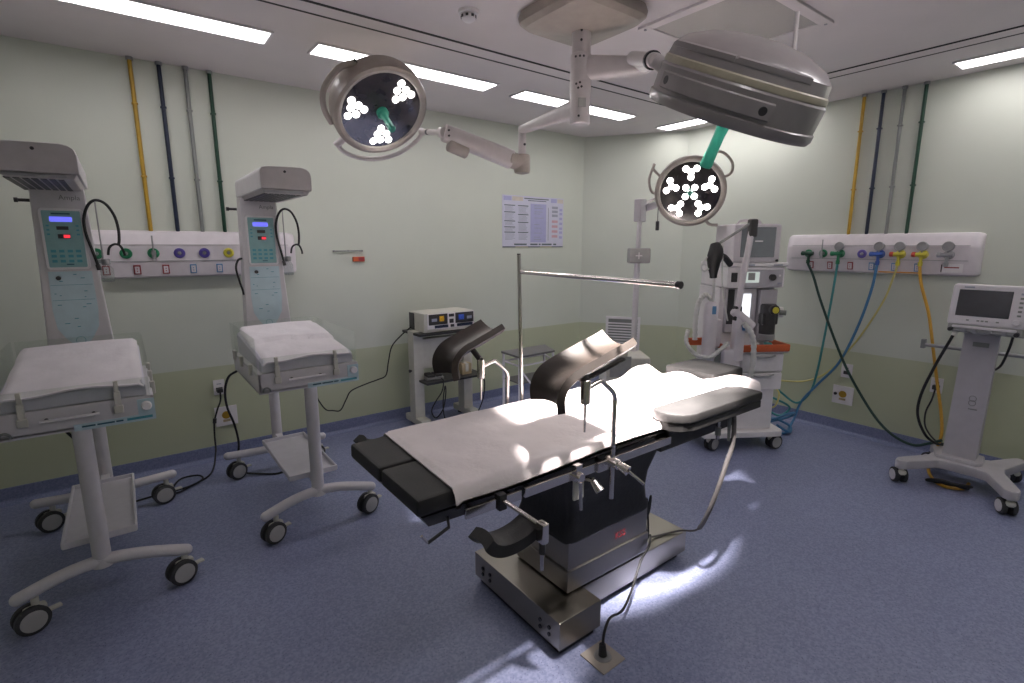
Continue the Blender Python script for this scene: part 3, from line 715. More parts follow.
# sheet over the table
def sheet_f(u, v):
    s = -.345+.69*v                    # across, near side first
    yc = 1.585; half = .296
    x_foot = .742+.030*v
    x_head = 2.405+.175*max(0, min(1, (-.09-s)/.10))
    x = x_foot+(x_head-x_foot)*u
    wr = .0035*math.sin(11*x+5*s)*math.sin(9*s+2*x)+.0022*math.sin(37*x+9*s)*math.sin(21*s)
    amp = max(0, min(1, (x-1.55)/.3))
    wr += amp*(.008*abs(math.sin(13*x+16*s))*abs(math.sin(7*x-12*s+1)))
    wr += .006*math.exp(-((x-.93)**2*60+(s+.2)**2*60))
    if abs(s) <= half: y = yc+s; z = .861+abs(wr)
    else:
        e = abs(s)-half; y = yc+math.copysign(half+.006+.01*min(1, e/.03), s); z = .861-e*.9+abs(wr)*.3
        if s < 0: z += .012*math.sin(5*x)
    if x > 2.15:
        q_ = min(1, (x-2.15)/.22); q_ = q_*q_*(3-2*q_)
        z += q_*(.040+.014*math.sin(24*s+1)+.010*math.sin(30*x+8*s))
        if x > 2.40 and s < -.08: z += .025*math.sin(min(1, (x-2.40)/.16)*pi)
    if u < .012: z -= .010
    z = max(z, .858) if abs(s) <= half and x < 2.41 else z
    return V((x, y, z)), V((0, 0, 1))
o = MB().slab(sheet_f, 150, 48, .005, 'sheet').build('bed_sheet', None, 75)
tag(o, 'white crumpled sheet spread over the operating table', 'sheet')

# arm board on the near side
t = thing('arm_board', 'black padded arm board along the near side of the table head', 'arm board', (2.07, 1.25, .86))
ab = [(1.79, 1.342), (1.764, 1.330), (1.750, 1.305), (1.747, 1.275), (1.753, 1.245), (1.768, 1.217), (1.790, 1.194), (1.818, 1.178), (1.85, 1.171), (2.385, 1.170), (2.398, 1.174), (2.403, 1.188), (2.405, 1.322), (2.401, 1.334), (2.39, 1.340)]
MB().prism(ab, .044, 'black', Matrix.Translation((0, 0, .866)), .010).build('cushion', t)
MB().prism([(1.756, 1.285), (1.762, 1.245), (1.775, 1.220), (1.797, 1.197), (1.85, 1.176), (2.395, 1.175), (2.395, 1.285)], .036, 'black', Matrix.Translation((0, 0, .830)), .004).build('base_plate', t)
MB().cyl((2.16, 1.25, .86), (2.16, 1.25, .70), .009, m='chrome', n=12).cyl((2.16, 1.25, .76), (2.16, 1.25, .72), .013, m='greyp', n=12).cyl((2.215, 1.23, .86), (2.205, 1.22, .69), .011, .006, m='greyp', n=12).build('clamp_lever', t)
MB().b2((1.80, 1.262, .74), (1.95, 1.285, .836), 'bframe', .004).build('rail_bracket', t)

# hand control cable
tag(MB().tube([(2.24, 1.23, .852), (2.225, 1.21, .78), (2.21, 1.20, .68), (2.17, 1.20, .60), (2.12, 1.20, .50), (2.10, 1.23, .36), (2.13, 1.30, .22), (2.13, 1.40, .165), (2.0, 1.45, .158), (1.90, 1.44, .19), (1.885, 1.44, .225)], lambda q: .011 if q < .6 else .005, 'greyhose', 8, 6).build('control_cable'), 'grey hand control cable hanging under the near arm board to the table base', 'cable')

# ---------------------------------------------------------------- leg supports
def leg_support(near, label):
    sg = 1 if near else -1
    yr = 1.235 if near else 1.935                 # rail side post
    xo = 0.0 if near else .02
    t = thing('leg_support', label, 'leg support', (1.41+xo, yr, .66), 'padded knee supports of the operating table')
    X = lambda x: x+xo
    zt = 1.04 if near else .985
    dy = 0.0
    MB().tube([(X(1.41), yr, .64), (X(1.41), yr, zt-.05), (X(1.41), yr, zt), (X(1.395), yr, zt+.03), (X(1.35), yr+.005, zt+.07), (X(1.33), yr+.005, zt+.078), (X(1.27), yr+.005, zt+.062)], .0095, 'chrome', 12, 4).build('post', t)
    MB().cyl((X(1.41), yr-.035*sg, .79), (X(1.41), yr+.03*sg, .79), .02, m='chrome', n=16, bev=.004).cyl((X(1.41), yr-.03*sg, .79), (X(1.42), yr-.07*sg, .775), .014, .02, m='chrome', n=14).cyl((X(1.42), yr-.07*sg, .775), (X(1.475), yr-.10*sg, .72), .007, .006, m='chrome', n=10).b2((X(1.34), yr+.005*sg, .76), (X(1.40), yr+.02*sg, .80), 'chrome', .003).build('rail_clamp', t)
    zc = zt+.062
    MB().cyl((X(1.26), yr+.005, zc-.055), (X(1.26), yr+.005, zc+.035), .018, m='chrome', n=16, bev=.003).cyl((X(1.26), yr+.005, zc-.055), (X(1.26), yr+.005, zc-.16), .006, .004, m='chrome', n=10).build('swivel_joint', t)
    MB().cyl((X(1.26), yr+.005, zc+.03), (X(1.255), yr+.02 if near else yr+.10, zc+.062 if near else zc+.09), .014, m='dark', n=12).build('pad_stem', t)
    # trough shaped cushion: profile along the leg, dished across
    if near:
        prof = [(1.125, 1.035), (1.120, 1.075), (1.130, 1.115), (1.158, 1.15), (1.20, 1.173), (1.26, 1.193), (1.33, 1.212), (1.39, 1.230), (1.45, 1.246), (1.50, 1.262)]
        ya, yb, skew = 1.235, 1.43, .04
    else:
        prof = [(1.160, .985), (1.150, 1.03), (1.155, 1.075), (1.18, 1.115), (1.215, 1.142), (1.27, 1.165), (1.33, 1.188), (1.38, 1.208), (1.435, 1.230)]
        ya, yb, skew = 1.985, 2.17, .0
    pp = smoothpath([(a, 0, b) for a, b in prof], 4); N = len(pp)-1
    def f(u, v):
        i = min(int(round(u*N)), N); p = pp[i]; a, b = pp[max(i-1, 0)], pp[min(i+1, N)]; tt = (b-a).normalized()
        n = V((-tt.z, 0, tt.x))
        w = 2*v-1; dish = .045*(w*w-1)
        rl = 1.0
        y = ya+(yb-ya)*v
        q = p+n*(dish+.0)+V((-skew*(v)*0, y, 0))
        nn = V((n.x, -w*.6, n.z)).normalized()
        return q+V((skew*v, 0, 0)), nn
    MB().slab(f, N, 14, .028, 'blackleg').build('cushion', t, 60)
    if near:
        MB().b2((1.27, 1.26, 1.115), (1.50, 1.285, 1.125), 'bframe', .003, Matrix.Translation((1.27, 1.27, 1.12)) @ Matrix.Rotation(-.24, 4, 'Y') @ Matrix.Translation((-1.27, -1.27, -1.12))).build('support_bar', t)
leg_support(True, 'brightly lit black knee support on the near side of the table')
leg_support(False, 'dark knee support on the far side of the table in front of the electrosurgery cart')

# lower curved arm rests on the foot end rails
def arm_rest(near, label):
    s = 1 if near else -1; yr = 1.258 if near else 1.912; Yp = lambda d: yr-s*d
    t = thing('side_rest', label, 'side rest', (.905, yr, .76), 'curved black rests on the foot end rails')
    MB().cyl((.90, Yp(-.005), .79 if near else .755), (.905, Yp(.215), .785 if near else .75), .008, m='chrome', n=10).b2((.885, Yp(-.012), .755), (.915, Yp(.018), .81), 'bframe', .003).build('rod', t)
    MB().b2((.892, Yp(.19), .735), (.916, Yp(.225), .80 if near else .76), 'chrome', .005).cyl((.903, Yp(.208), .738), (.903, Yp(.208), .70), .010, m='dark', n=12).cyl((.903, Yp(.208), .70), (.903, Yp(.208), .645), .0055, m='chrome', n=10).build('clamp', t)
    pp = smoothpath([(.735, 0, .782), (.752, 0, .762), (.777, 0, .748), (.81, 0, .742), (.845, 0, .744), (.88, 0, .752), (.91, 0, .765)], 4); N = len(pp)-1
    def f(u, v):
        i = min(int(round(u*N)), N); p = pp[i]; a, b = pp[max(i-1, 0)], pp[min(i+1, N)]; tt = (b-a).normalized()
        n = V((-tt.z, 0, tt.x)); w = 2*v-1
        return p+n*(.022-.010*w*w)+V((0, Yp(.185)+s*(.09*v), 0)), n
    MB().slab(f, N, 8, .036, 'black').build('cushion', t, 60)
arm_rest(True, 'curved black rest hanging from the near rail over the table base')
arm_rest(False, 'curved black rest on the far rail at the foot of the table')

# screen frame: far rail post with cross bar
t = thing('screen_frame', 'thin steel anaesthesia screen bar rising from the far table rail', 'screen frame', (1.525, 1.95, .70))
MB().cyl((1.535, 1.95, .70), (1.51, 1.95, 1.558), .0095, m='chrome', n=12).cyl((1.51, 1.95, 1.558), (1.51, 1.95, 1.563), .0085, m='dark', n=12).build('post', t)
MB().cyl((1.52, 1.95, 1.476), (1.42, 1.0, 1.476), .0095, m='chrome', n=12).build('cross_bar', t)
MB().cyl((1.42, 1.0, 1.476), (1.4189, .985, 1.476), .0125, m='dark', n=12).build('end_cap', t)
MB().b2((1.515, 1.925, .765), (1.555, 1.975, .80), 'chrome', .004).build('rail_clamp', t)

# floor outlet and its cable
t = thing('floor_outlet', 'square brown metal floor outlet with black plug in front of the table', 'floor outlet', (1.345, 1.185, 0))
F = RZ(.02, (1.345, 1.19, 0))
MB().box((0, 0, .003), (.125, .125, .006), 'housing', .002, F).build('plate', t)
MB().lathe([(.035, .005), (.034, .009), (.03, .010), (.001, .010)], F, 'outgrey', 24).build('cover_ring', t)
t = thing('power_cable', 'black power cable running from the table base to the floor outlet', 'cable', (1.5, 1.3, 0))
MB().cyl((1.345, 1.19, .011), (1.347, 1.195, .055), .017, .013, m='rubber', n=14).build('plug', t)
MB().tube([(1.347, 1.192, .05), (1.352, 1.195, .09), (1.372, 1.20, .125), (1.42, 1.22, .125), (1.52, 1.25, .085), (1.63, 1.30, .075), (1.75, 1.355, .12), (1.80, 1.372, .155), (1.85, 1.374, .20), (1.89, 1.40, .23)], .0055, 'rubber', 8, 6).build('cord', t)
tag(MB().tube([(1.89, 1.45, .25), (1.91, 1.43, .33), (1.905, 1.42, .42), (1.895, 1.425, .36), (1.90, 1.44, .27), (1.90, 1.42, .20), (1.905, 1.43, .30), (1.90, 1.44, .40), (1.885, 1.44, .33), (1.89, 1.45, .25)], .005, 'rubber', 7, 5).build('cable_bundle'), 'black looped cable bundle hanging on the end of the table column', 'cable')

# ------------------------------------------------------------------ surgical ceiling light
sl = thing('surgical_light', 'two-headed ceiling surgical light hanging over the operating table', 'surgical light', (2.01, 2.07, 2.78))
PX, PY = 2.01, 2.075
def ringoct(r, z, sq=.42, n=32, a0=0.0):
    out = []
    for k in range(n):
        w = 2*pi*k/n+a0; c, s_ = math.cos(w), math.sin(w); out.append((PX+r*math.copysign(abs(c)**sq, c)*.86, PY+r*math.copysign(abs(s_)**sq, s_)*.86, z))
    return out
cov = MB(); lay = [(.285, H-.001, .26), (.295, H-.03, .26), (.29, H-.055, .27), (.265, H-.078, .30), (.20, H-.088, .34), (.07, H-.112, .8), (.05, H-.112, 1.0)]
vs = []; fs = []
for r, z, q in lay: vs += ringoct(r, z, q)
for i in range(len(lay)-1):
    for k in range(32): fs.append((i*32+k, i*32+(k+1) % 32, (i+1)*32+(k+1) % 32, (i+1)*32+k))
fs += [tuple(range(32)), tuple((len(lay)-1)*32+k for k in range(32))]
cov.add(vs, fs, 'housing').build('ceiling_cover', sl, 30)
MB().cyl((PX, PY, 2.20+.30), (PX, PY, H-.105), .048, m='armw', n=24).build('drop_column', sl)
hub = MB().lathe([(.045, 2.225), (.052, 2.232), (.052, 2.37), (.055, 2.375), (.055, 2.43), (.052, 2.435), (.055, 2.44), (.055, 2.56), (.052, 2.565), (.048, 2.57)], Matrix.Translation((PX, PY, 0)), 'armw', 28).build('pivot_hub', sl)
camd = V((-PX, -PY, 0)).normalized(); side = V((-camd.y, camd.x, 0))
def ondrum(a, z, r=.05):
    d = (camd*math.cos(a)+side*math.sin(a)); return V((PX, PY, z))+d*r, d
sc = MB()
for a, z in ((-.5, 2.545), (-.1, 2.545), (.25, 2.545), (-.4, 2.415), (-.05, 2.42), (.1, 2.40), (-.2, 2.395), (0, 2.62), (0, 2.665), (-.1, 2.26)):
    p, d = ondrum(a, z, .054); sc.cyl(p-d*.004, p+d*.0025, .006, m='dark', n=8)
sc.build('screw_head', hub)
p, d = ondrum(.2, 2.325, .0515); MB().box((0, 0, 0), (.045, .04, .006), 'greybox', .001, frame(p, d, (0, 0, 1))).build('rating_label', hub)

def taper_arm(mb, p, q, w0, w1, m='armw'):
    p, q = V(p), V(q); F = frame(p, q-p, (0, 0, 1)); L = (q-p).length; vs = []; n = 20; st = [(0, w0), (L*.5, ((w0[0]+w1[0])/2, (w0[1]+w1[1])/2)), (L, w1)]
    for z, (a, b) in st:
        for k in range(n):
            w = 2*pi*k/n; c, s_ = math.cos(w), math.sin(w); vs.append((a*math.copysign(abs(c)**.6, c), b*math.copysign(abs(s_)**.6, s_), z))
    fs = [(i*n+k, i*n+(k+1) % n, (i+1)*n+(k+1) % n, (i+1)*n+k) for i in range(2) for k in range(n)]+[tuple(range(n)), tuple(2*n+k for k in range(n))]
    mb.add(vs, fs, m, F); return mb
EL = V((2.10, 2.68, 2.315))
taper_arm(MB(), (PX, PY, 2.315), EL, (.048, .036), (.024, .024)).ball(EL, .027, 'armw').build('lower_arm', sl)
MB().cyl(EL+V((0, 0, .02)), EL+V((0, 0, -.16)), .024, m='armw', n=18).cyl(EL+V((.0, -.022, -.09)), EL+V((0, -.028, -.09)), .008, m='dark', n=8).build('elbow_post', sl)
JB = V((2.10, 2.68, 2.11)); SE = V((1.60, 2.79, 2.255))
dS = (SE-JB).normalized()
MB().lathe([(.02, -.062), (.047, -.055), (.052, -.04), (.052, .04), (.047, .055), (.02, .06)], Matrix.Translation(JB), 'housing', 24).cyl(JB, JB+dS*.10, .05, m='housing', n=20, bev=.006).build('elbow_joint', sl)
sa = taper_arm(MB(), JB+dS*.08, SE, (.056, .042), (.048, .040)).build('spring_arm', sl)
MB().cyl(SE+V((.02, -.01, -.065)), SE+V((.14, -.035, -.105)), .038, m='housing', n=18, bev=.008).build('adjuster_cap', sa)
sc = MB()
for k in (.03, .06): 
    p = SE-dS*.03*1+V((0, 0, k-.045)); sc.cyl(p+V((-.02, -.034, 0)), p+V((-.02, -.042, 0)), .006, m='dark', n=8)
sc.build('screw_head', sa)

def led_pattern(kind):
    out = []
    if kind == 5:
        for k in range(5):
            a = k*2*pi/5; c, s_ = math.cos(a), math.sin(a)
            for r, o_ in ((.118, 0), (.158, 0), (.185, .042), (.185, -.042)): out.append((r*c-o_*s_, r*s_+o_*c))
        out += [(.05*math.cos(a), .05*math.sin(a)) for a in (pi/4, 3*pi/4, 5*pi/4, 7*pi/4)]
    else:
        for a in kind:
            c, s_ = math.cos(a), math.sin(a)
            for r, o_ in ((.11, 0), (.148, .02), (.15, -.036), (.19, .0), (.195, .045), (.195, -.052)): out.append((r*c-o_*s_, r*s_+o_*c))
    return out
def lamp_head(parent, F, R, style, kind, name='lamp_head', rl=.021):
    """F: local -z is the beam, +z the back of the head"""
    k = R/.285
    if style == 'big':
        h = MB().lathe([(.24*k, .012), (.275*k, .002), (.288*k, .0), (.296*k, .012), (.296*k, .03), (.290*k, .034), (.290*k, .105), (.284*k, .112)], F, 'housing2', 56)
        h.lathe([(.284*k, .112), (.286*k, .116), (.284*k, .130), (.279*k, .134)], F, 'seam', 56)
        h.lathe([(.279*k, .134), (.272*k, .165), (.238*k, .195), (.16*k, .222), (.08*k, .234), (.0, .238)], F, 'housing2', 56)
    else:
        h = MB().lathe([(.235*k, .02), (.245*k, .004), (.262*k, -.002), (.280*k, .006), (.285*k, .02), (.285*k, .09), (.275*k, .125), (.245*k, .150), (.15*k, .166), (0, .170)], F, 'housing', 48)
    hd = h.build(name, parent, 32)
    MB().lathe([(.0, .014), (.24*k, .014), (.243*k, .022)], F, 'ledface', 48).build('reflector', hd)
    for x, y in led_pattern(kind):
        m2 = MB().lathe([(rl, .018), (rl, .010), (rl*.8, .005), (0, .004)], F @ Matrix.Translation((x*k, y*k, 0)), 'lens', 14)
        m2.build('led_lens', hd)
    return hd
def green_handle(hd, F, L=.15, r=.02):
    MB().lathe([(.001, .012), (r*1.75, .012), (r*1.75, -.012), (r*1.1, -.02), (r*.95, -.05), (r, -L*.7), (r*1.12, -L+.008), (r*.9, -L), (.001, -L)], F, 'handle_green', 22).build('grip_handle', hd)
# head over the foot end (left in the photo)
P1 = V((1.325, 3.0, 2.345)); n1 = V((.05, -.72, -.72)).normalized()
F1 = frame(P1-n1*.03, -n1, (0, 0, 1))
h1 = lamp_head(sl, F1, .285, 'small', (-1.62, .56, 2.88), rl=.0215)
green_handle(h1, F1, .155, .02)
def rim(a, r, z=.05): return F1 @ V((r*math.cos(a), r*math.sin(a), z))
rad = math.radians
MB().tube([rim(rad(215), .335, .05)]+[rim(rad(q), .345, .03) for q in (205, 190, 175, 160, 145, 130, 116)]+[rim(rad(108), .35, .05)], .014, 'armw', 10, 3).cyl(rim(rad(214), .275, .05), rim(rad(214), .35, .05), .02, m='armw', n=14).build('yoke', h1)
MB().tube([rim(rad(-42), .285, .09), rim(rad(-60), .315, .095), rim(rad(-85), .325, .095), rim(rad(-105), .315, .08), rim(rad(-122), .292, .06)], .014, 'housing', 8, 4, squash=1.3).cyl(rim(rad(-42), .28, .09), rim(rad(-42), .305, .09), .008, m='dark', n=10).build('side_handle', h1)
ye = rim(rad(108), .35, .05)
MB().cyl(ye, SE, .016, m='armw', n=14).ball(ye, .024, 'armw').cyl(SE+(ye-SE).normalized()*.05, SE-(ye-SE).normalized()*.01, .03, m='armw', n=18, bev=.005).cyl(ye+(SE-ye)*.25, ye+(SE-ye)*.33, .0175, m='dark', n=14).build('swivel', h1)

# big head in front, seen from the side
n2 = V((.05, .55, -1.1)).normalized(); P2 = V((1.612, .989, 2.0))
F2 = frame(P2, -n2, (0, 0, 1))
h2 = lamp_head(sl, F2, .253, 'big', 5)
green_handle(h2, F2, .155, .019)
k2 = .253/.285
def arcplate(a0, a1, r0, r1, z0, z1, m):
    n = 18; vs = []
    for i in range(n+1):
        a = rad(a0+(a1-a0)*i/n); c, s_ = math.cos(a), math.sin(a)
        for r, z in ((r0, z0), (r1, z0+.006), (r1, z1-.006), (r0, z1)): vs.append((r*c, r*s_, z))
    fs = [(i*4+j, i*4+(j+1) % 4, (i+1)*4+(j+1) % 4, (i+1)*4+j) for i in range(n) for j in range(4)]+[(0, 1, 2, 3), (n*4+3, n*4+2, n*4+1, n*4)]
    return MB().add(vs, fs, m, F2)
arcplate(70, 152, .286*k2, .298*k2, .040, .092, 'plate').build('side_plate', h2)
for a in (76, 146):
    d = F2.to_3x3() @ V((math.cos(rad(a)), math.sin(rad(a)), 0)); p = F2 @ V((.293*k2*math.cos(rad(a)), .293*k2*math.sin(rad(a)), .066))
    MB().cyl(p, p+d*.005, .0135, m='dark', n=16, bev=.002).build('screw_cap', h2)
arcplate(120, 172, .255*k2, .276*k2, .150, .176, 'housing2').build('vent_lip', h2)
arcplate(60, 118, .255*k2, .2765*k2, .150, .176, 'housing2').build('vent_lip', h2)
B2 = F2 @ V((.27*k2*math.cos(rad(28)), .27*k2*math.sin(rad(28)), .085))
B2o = F2 @ V((.33*k2*math.cos(rad(28)), .33*k2*math.sin(rad(28)), .10))
A2 = V((2.0, 1.72, 2.455))
AE = V((2.22, 1.83, 2.495))
taper_arm(MB(), (PX, PY, 2.50), AE, (.062, .046), (.040, .036)).build('upper_arm', sl)
MB().cyl(A2, B2o, .030, .024, m='armw', n=20, bev=.006).cyl(B2o, B2, .024, m='armw', n=18).cyl(B2o+(A2-B2o)*.08, B2o+(A2-B2o)*.13, .031, m='dark', n=18).cyl(AE, A2+(B2o-A2)*.08, .034, .028, m='armw', n=18).ball(AE, .040, 'armw').build('swivel', h2)
HA = lambda a, r, z: F2 @ V((r*k2*math.cos(rad(a)), r*k2*math.sin(rad(a)), z))
q_ = HA(196, .13, .20)
MB().cyl(q_, q_+V((.0, .0, .13)), .006, m='armw', n=10).build('back_rod', h2)

# ------------------------------------------------------------------ mobile lamp behind the table
P3 = V((3.516, 2.413, 2.0)); n3 = (V((.15, .1, 1.05))-P3).normalized()
PB = V((3.20, 2.63, 0))
ml = thing('mobile_lamp', 'round mobile examination lamp on a white pole facing the camera near the back corner', 'lamp', PB)
F3 = frame(P3, -n3, (0, 0, 1))
h3 = lamp_head(ml, F3, .262, 'small', 5, rl=.0235)
r3 = lambda a, r, z: F3 @ V((r*math.cos(rad(a)), r*math.sin(rad(a)), z))
MB().lathe([(.001, .012), (.022, .012), (.020, -.06), (.018, -.07), (.001, -.07)], F3, 'handle_green', 18).build('grip_handle', h3)
for s in (1, -1):
    MB().tube([r3(s*62, .26, .06), r3(s*58, .33, .06), r3(s*52, .345, .06), r3(s*72, .325, .06), r3(s*88, .29, .06), r3(s*92, .255, .06)] if s < 0 else
              [r3(20, .26, .06), r3(24, .30, .06), r3(38, .345, .06), r3(55, .345, .06), r3(66, .31, .06), r3(68, .255, .06)], .0105, 'housing', 8, 4).build('side_handle', h3)
MB().tube([r3(150, .255, .05), r3(148, .30, .05), r3(140, .34, .05)], .012, 'housing', 8, 3).build('side_handle', h3)
PT = V((3.215, 2.635, 1.885))
MB().cyl(PB+V((0, 0, .10)), (3.203, 2.631, 1.50), .023, m='white', n=18).cyl((3.203, 2.631, 1.50), PT, .018, m='white', n=18).build('pole', ml)
MB().box(PT+V((0, 0, -.02)), (.07, .07, .17), 'ventcol', .01).cyl(PT+V((.02, -.02, .03)), r3(-100, .24, .10), .010, m='armw', n=12).cyl(PT+V((.03, -.03, .0)), PT+V((.09, -.07, .02)), .026, m='ventcol', n=14).build('tilt_joint', ml)
MB().tube([PT+V((.10, -.09, 0)), PT+V((.10, -.09, -.10))], .003, 'dark', 6).cyl(PT+V((.10, -.09, -.10)), PT+V((.10, -.09, -.17)), .014, m='dark', n=12, bev=.004).build('pull_knob', ml)
FB = frame((3.19, 2.615, 1.525), (-.62, -.78, 0), (0, 0, 1))
bxx = MB().box((0, 0, .02), (.115, .16, .11), 'greybox', .012, FB).build('control_box', ml)
MB().box((0, .01, .077), (.05, .008, .003), 'white2', 0, FB).box((0, .01, .077), (.008, .05, .003), 'white2', 0, FB).box((-.006, -.055, .077), (.02, .02, .004), 'outgrey', .001, FB).build('cross_mark', bxx)
TB = RZ(-.645, (3.06, 2.60, 0))
mb = MB().box((0, 0, .46), (.34, .30, .62), 'cream', .02, TB).box((-.08, 0, .80), (.16, .28, .06), 'cream', .015, TB); mb.build('battery_cabinet', ml)
MB().box((-.06, -.152, .70), (.16, .006, .16), 'greybox', .002, TB).build('front_panel', ml)
for sx in (-1, 1):
    for sy in (-1, 1): caster(ml, (*(TB @ V((sx*.13, sy*.11, 0))).to_2d(), .16), .05, .022, .4*sx, False)

# ------------------------------------------------------------------ anaesthesia machine
an = thing('anaesthesia_machine', 'white anaesthesia workstation with monitor, drawers and orange rail near the right wall', 'anaesthesia machine', (3.76, 1.96, 0), None, math.atan2(-.53, .85), True)
# local: x along the front (u), y into the machine, z up; front plane y=0
MB().prism([(-.33, -.02), (.30, -.02), (.33, .02), (.33, .50), (.27, .56), (-.27, .56), (-.33, .50)], .05, 'white2', Matrix.Translation((0, 0, .115)), .012).build('base_plate', an)
for x, y, a in ((-.25, .04, .5), (.265, .04, .2), (-.25, .48, .3), (.25, .48, 2)): caster(an, (x, y, .125), .058, .026, a, False)
MB().b2((-.19, .03, .165), (.24, .48, .50), 'white2', .015).build('pedestal', an)
cb = MB().b2((-.20, .03, .49), (.285, .50, .795), 'white2', .012).build('drawer_body', an)
for z0, z1 in ((.497, .632), (.642, .782)):
    d = MB().b2((-.06, .004, z0), (.275, .034, z1), 'white2', .010).build('drawer', an)
    MB().tube([(.02, .0, z1-.012), (.06, -.006, z1-.022), (.11, -.008, z1-.025), (.16, -.006, z1-.022), (.20, .0, z1-.012)], .009, 'outgrey', 8, 3, squash=.6).build('drawer_pull', d)
MB().b2((-.24, -.02, .795), (.30, .52, .825), 'white2', .01).build('worktop', an)
MB().b2((-.09, -.035, .805), (.295, -.012, .862), 'orange', .012).b2((.275, -.03, .805), (.298, .48, .862), 'orange', .01).b2((-.46, .10, .84), (-.20, .125, .90), 'orange', .012).b2((-.225, -.02, .81), (-.20, .12, .862), 'orange', .01).build('orange_rail', an)
MB().b2((-.20, .16, .82), (.245, .52, 1.285), 'white2', .012).build('upper_cabinet', an)
MB().b2((.10, .10, .862), (.235, .162, 1.27), 'ventcol', .004).build('vaporizer_bay', an)
vp = MB().cyl((.165, .09, .90), (.165, .09, 1.16), .058, m='dark', n=22, bev=.008).cyl((.165, .09, .88), (.165, .09, .93), .062, m='outgrey', n=22, bev=.006).b2((.10, .05, 1.0), (.23, .13, 1.09), 'dark', .012)
vp.build('vaporizer', an)
MB().cyl((.17, .04, 1.12), (.17, .005, 1.12), .038, m='dark', n=22, bev=.004).build('vaporizer_dial', an)
MB().cyl((.17, .005, 1.12), (.17, -.003, 1.12), .024, m='outyellow', n=20).build('dial_cap', an)
MB().b2((-.16, .125, .93), (.085, .163, 1.275), 'ventcol', .008).build('flow_panel', an)
MB().b2((-.07, .118, 1.0), (.035, .127, 1.235), 'whitescreen', .002).build('flow_screen', an)
MB().b2((-.15, .118, 1.0), (-.10, .127, 1.27), 'dark', .002).build('flow_tubes', an)
vt = MB().b2((-.20, .06, 1.285), (.255, .50, 1.445), 'white2', .012).build('ventilator_unit', an)
MB().b2((-.10, .052, 1.295), (.235, .062, 1.425), 'ventcol', .003).build('ventilator_front', vt)
MB().b2((-.085, .046, 1.325), (.045, .054, 1.405), 'dimlcd', .002).b2((-.045, .0455, 1.345), (.01, .050, 1.40), 'greybox', .001).build('ventilator_display', vt)
MB().cyl((.145, .055, 1.365), (.145, .025, 1.365), .024, m='dark', n=20, bev=.004).build('ventilator_dial', vt)
MB().b2((-.17, .052, 1.33), (-.125, .062, 1.40), 'dark', .002).b2((.195, .048, 1.315), (.225, .054, 1.325), 'mid').b2((.20, .048, 1.37), (.215, .054, 1.385), 'white2').build('ventilator_buttons', vt)
MB().b2((-.21, .05, 1.445), (.27, .50, 1.475), 'white2', .008).b2((-.08, .046, 1.452), (.0, .052, 1.462), 'mid').b2((.15, .046, 1.452), (.22, .052, 1.462), 'mid').build('monitor_shelf', an)
mo = MB().b2((-.17, .06, 1.476), (.20, .36, 1.76), 'pinkw', .018).build('patient_monitor', an)
MB().b2((-.115, .053, 1.515), (.15, .064, 1.735), 'greyscreen', .003).build('monitor_screen', mo)
MB().b2((-.01, .050, 1.628), (.05, .055, 1.638), 'white2').build('screen_lettering', mo)
MB().tube([(-.08, .2, 1.75), (-.06, .2, 1.785), (.02, .2, 1.79), (.09, .2, 1.785), (.11, .2, 1.75)], .010, 'pinkw', 8, 4).build('carry_handle', mo)
MB().cyl((.175, .06, 1.49), (.175, .05, 1.49), .01, m='dark', n=12).build('monitor_knob', mo)
MB().cyl((.265, .10, 1.09), (.30, .07, 1.09), .02, m='greyp', n=14).b2((.24, .10, 1.05), (.30, .14, 1.13), 'white2', .008).build('side_gauge', an)
# swivel arm carrying the breathing circuit
MB().tube([(-.085, -.02, 1.73), (-.10, -.025, 1.60), (-.13, -.03, 1.35), (-.15, -.03, 1.10)], .022, 'pinkw', 10, 3).build('support_arm', an)
MB().b2((-.11, -.045, 1.66), (-.05, .01, 1.79), 'dark', .012).b2((-.175, -.05, 1.05), (-.12, 0, 1.16), 'dark', .01).build('arm_joint', an)
MB().cyl((-.09, -.02, 1.765), (-.36, -.04, 1.60), .010, m='greyp', n=10).build('upper_rod', an)
MB().tube([(-.37, -.04, 1.62), (-.36, -.05, 1.56), (-.37, -.05, 1.48), (-.36, -.04, 1.37)], lambda q: .026+.028*math.sin(pi*min(1, q*1.1)), 'rubber', 10, 5).tube([(-.34, -.03, 1.53), (-.27, .0, 1.52), (-.20, .03, 1.46)], .022, 'rubber', 8, 4).build('rubber_bag', an)
MB().cyl((-.18, -.02, 1.13), (-.03, -.05, 1.00), .035, m='pinkw', n=16, bev=.01).build('absorber_head', an)
MB().b2((-.17, -.06, .73), (-.08, .02, 1.10), 'pinkw', .03).b2((-.24, -.05, .62), (-.09, .05, .84), 'pinkw', .03).build('absorber_canister', an)
MB().b2((-.12, -.07, .98), (-.06, -.052, 1.03), 'bluep', .004).b2((-.17, -.058, .65), (-.12, -.045, .70), 'bluep', .004).build('blue_cap', an)
def ripple(pts, r, n=10, k=14): 
    P = smoothpath(pts, k); return MB().tube(P, lambda q: r*(1+.14*math.sin(q*len(P)*pi*.55)), 'corr', n)
bel = MB().lathe([(.001, .72), (.04, .72), (.05, .76), (.052, 1.12), (.046, 1.17), (.03, 1.19), (.001, 1.19)], Matrix.Translation((-.33, .02, 0)), 'pinkw', 20).build('bellows_bottle', an)
MB().b2((-.345, -.035, 1.10), (-.315, -.028, 1.16), 'bluep', .003).build('blue_mark', bel)
ripple([(-.44, .02, .90), (-.445, .02, 1.05), (-.43, .02, 1.18), (-.38, .02, 1.24), (-.33, .02, 1.20)], .018).build('breathing_tube', an)
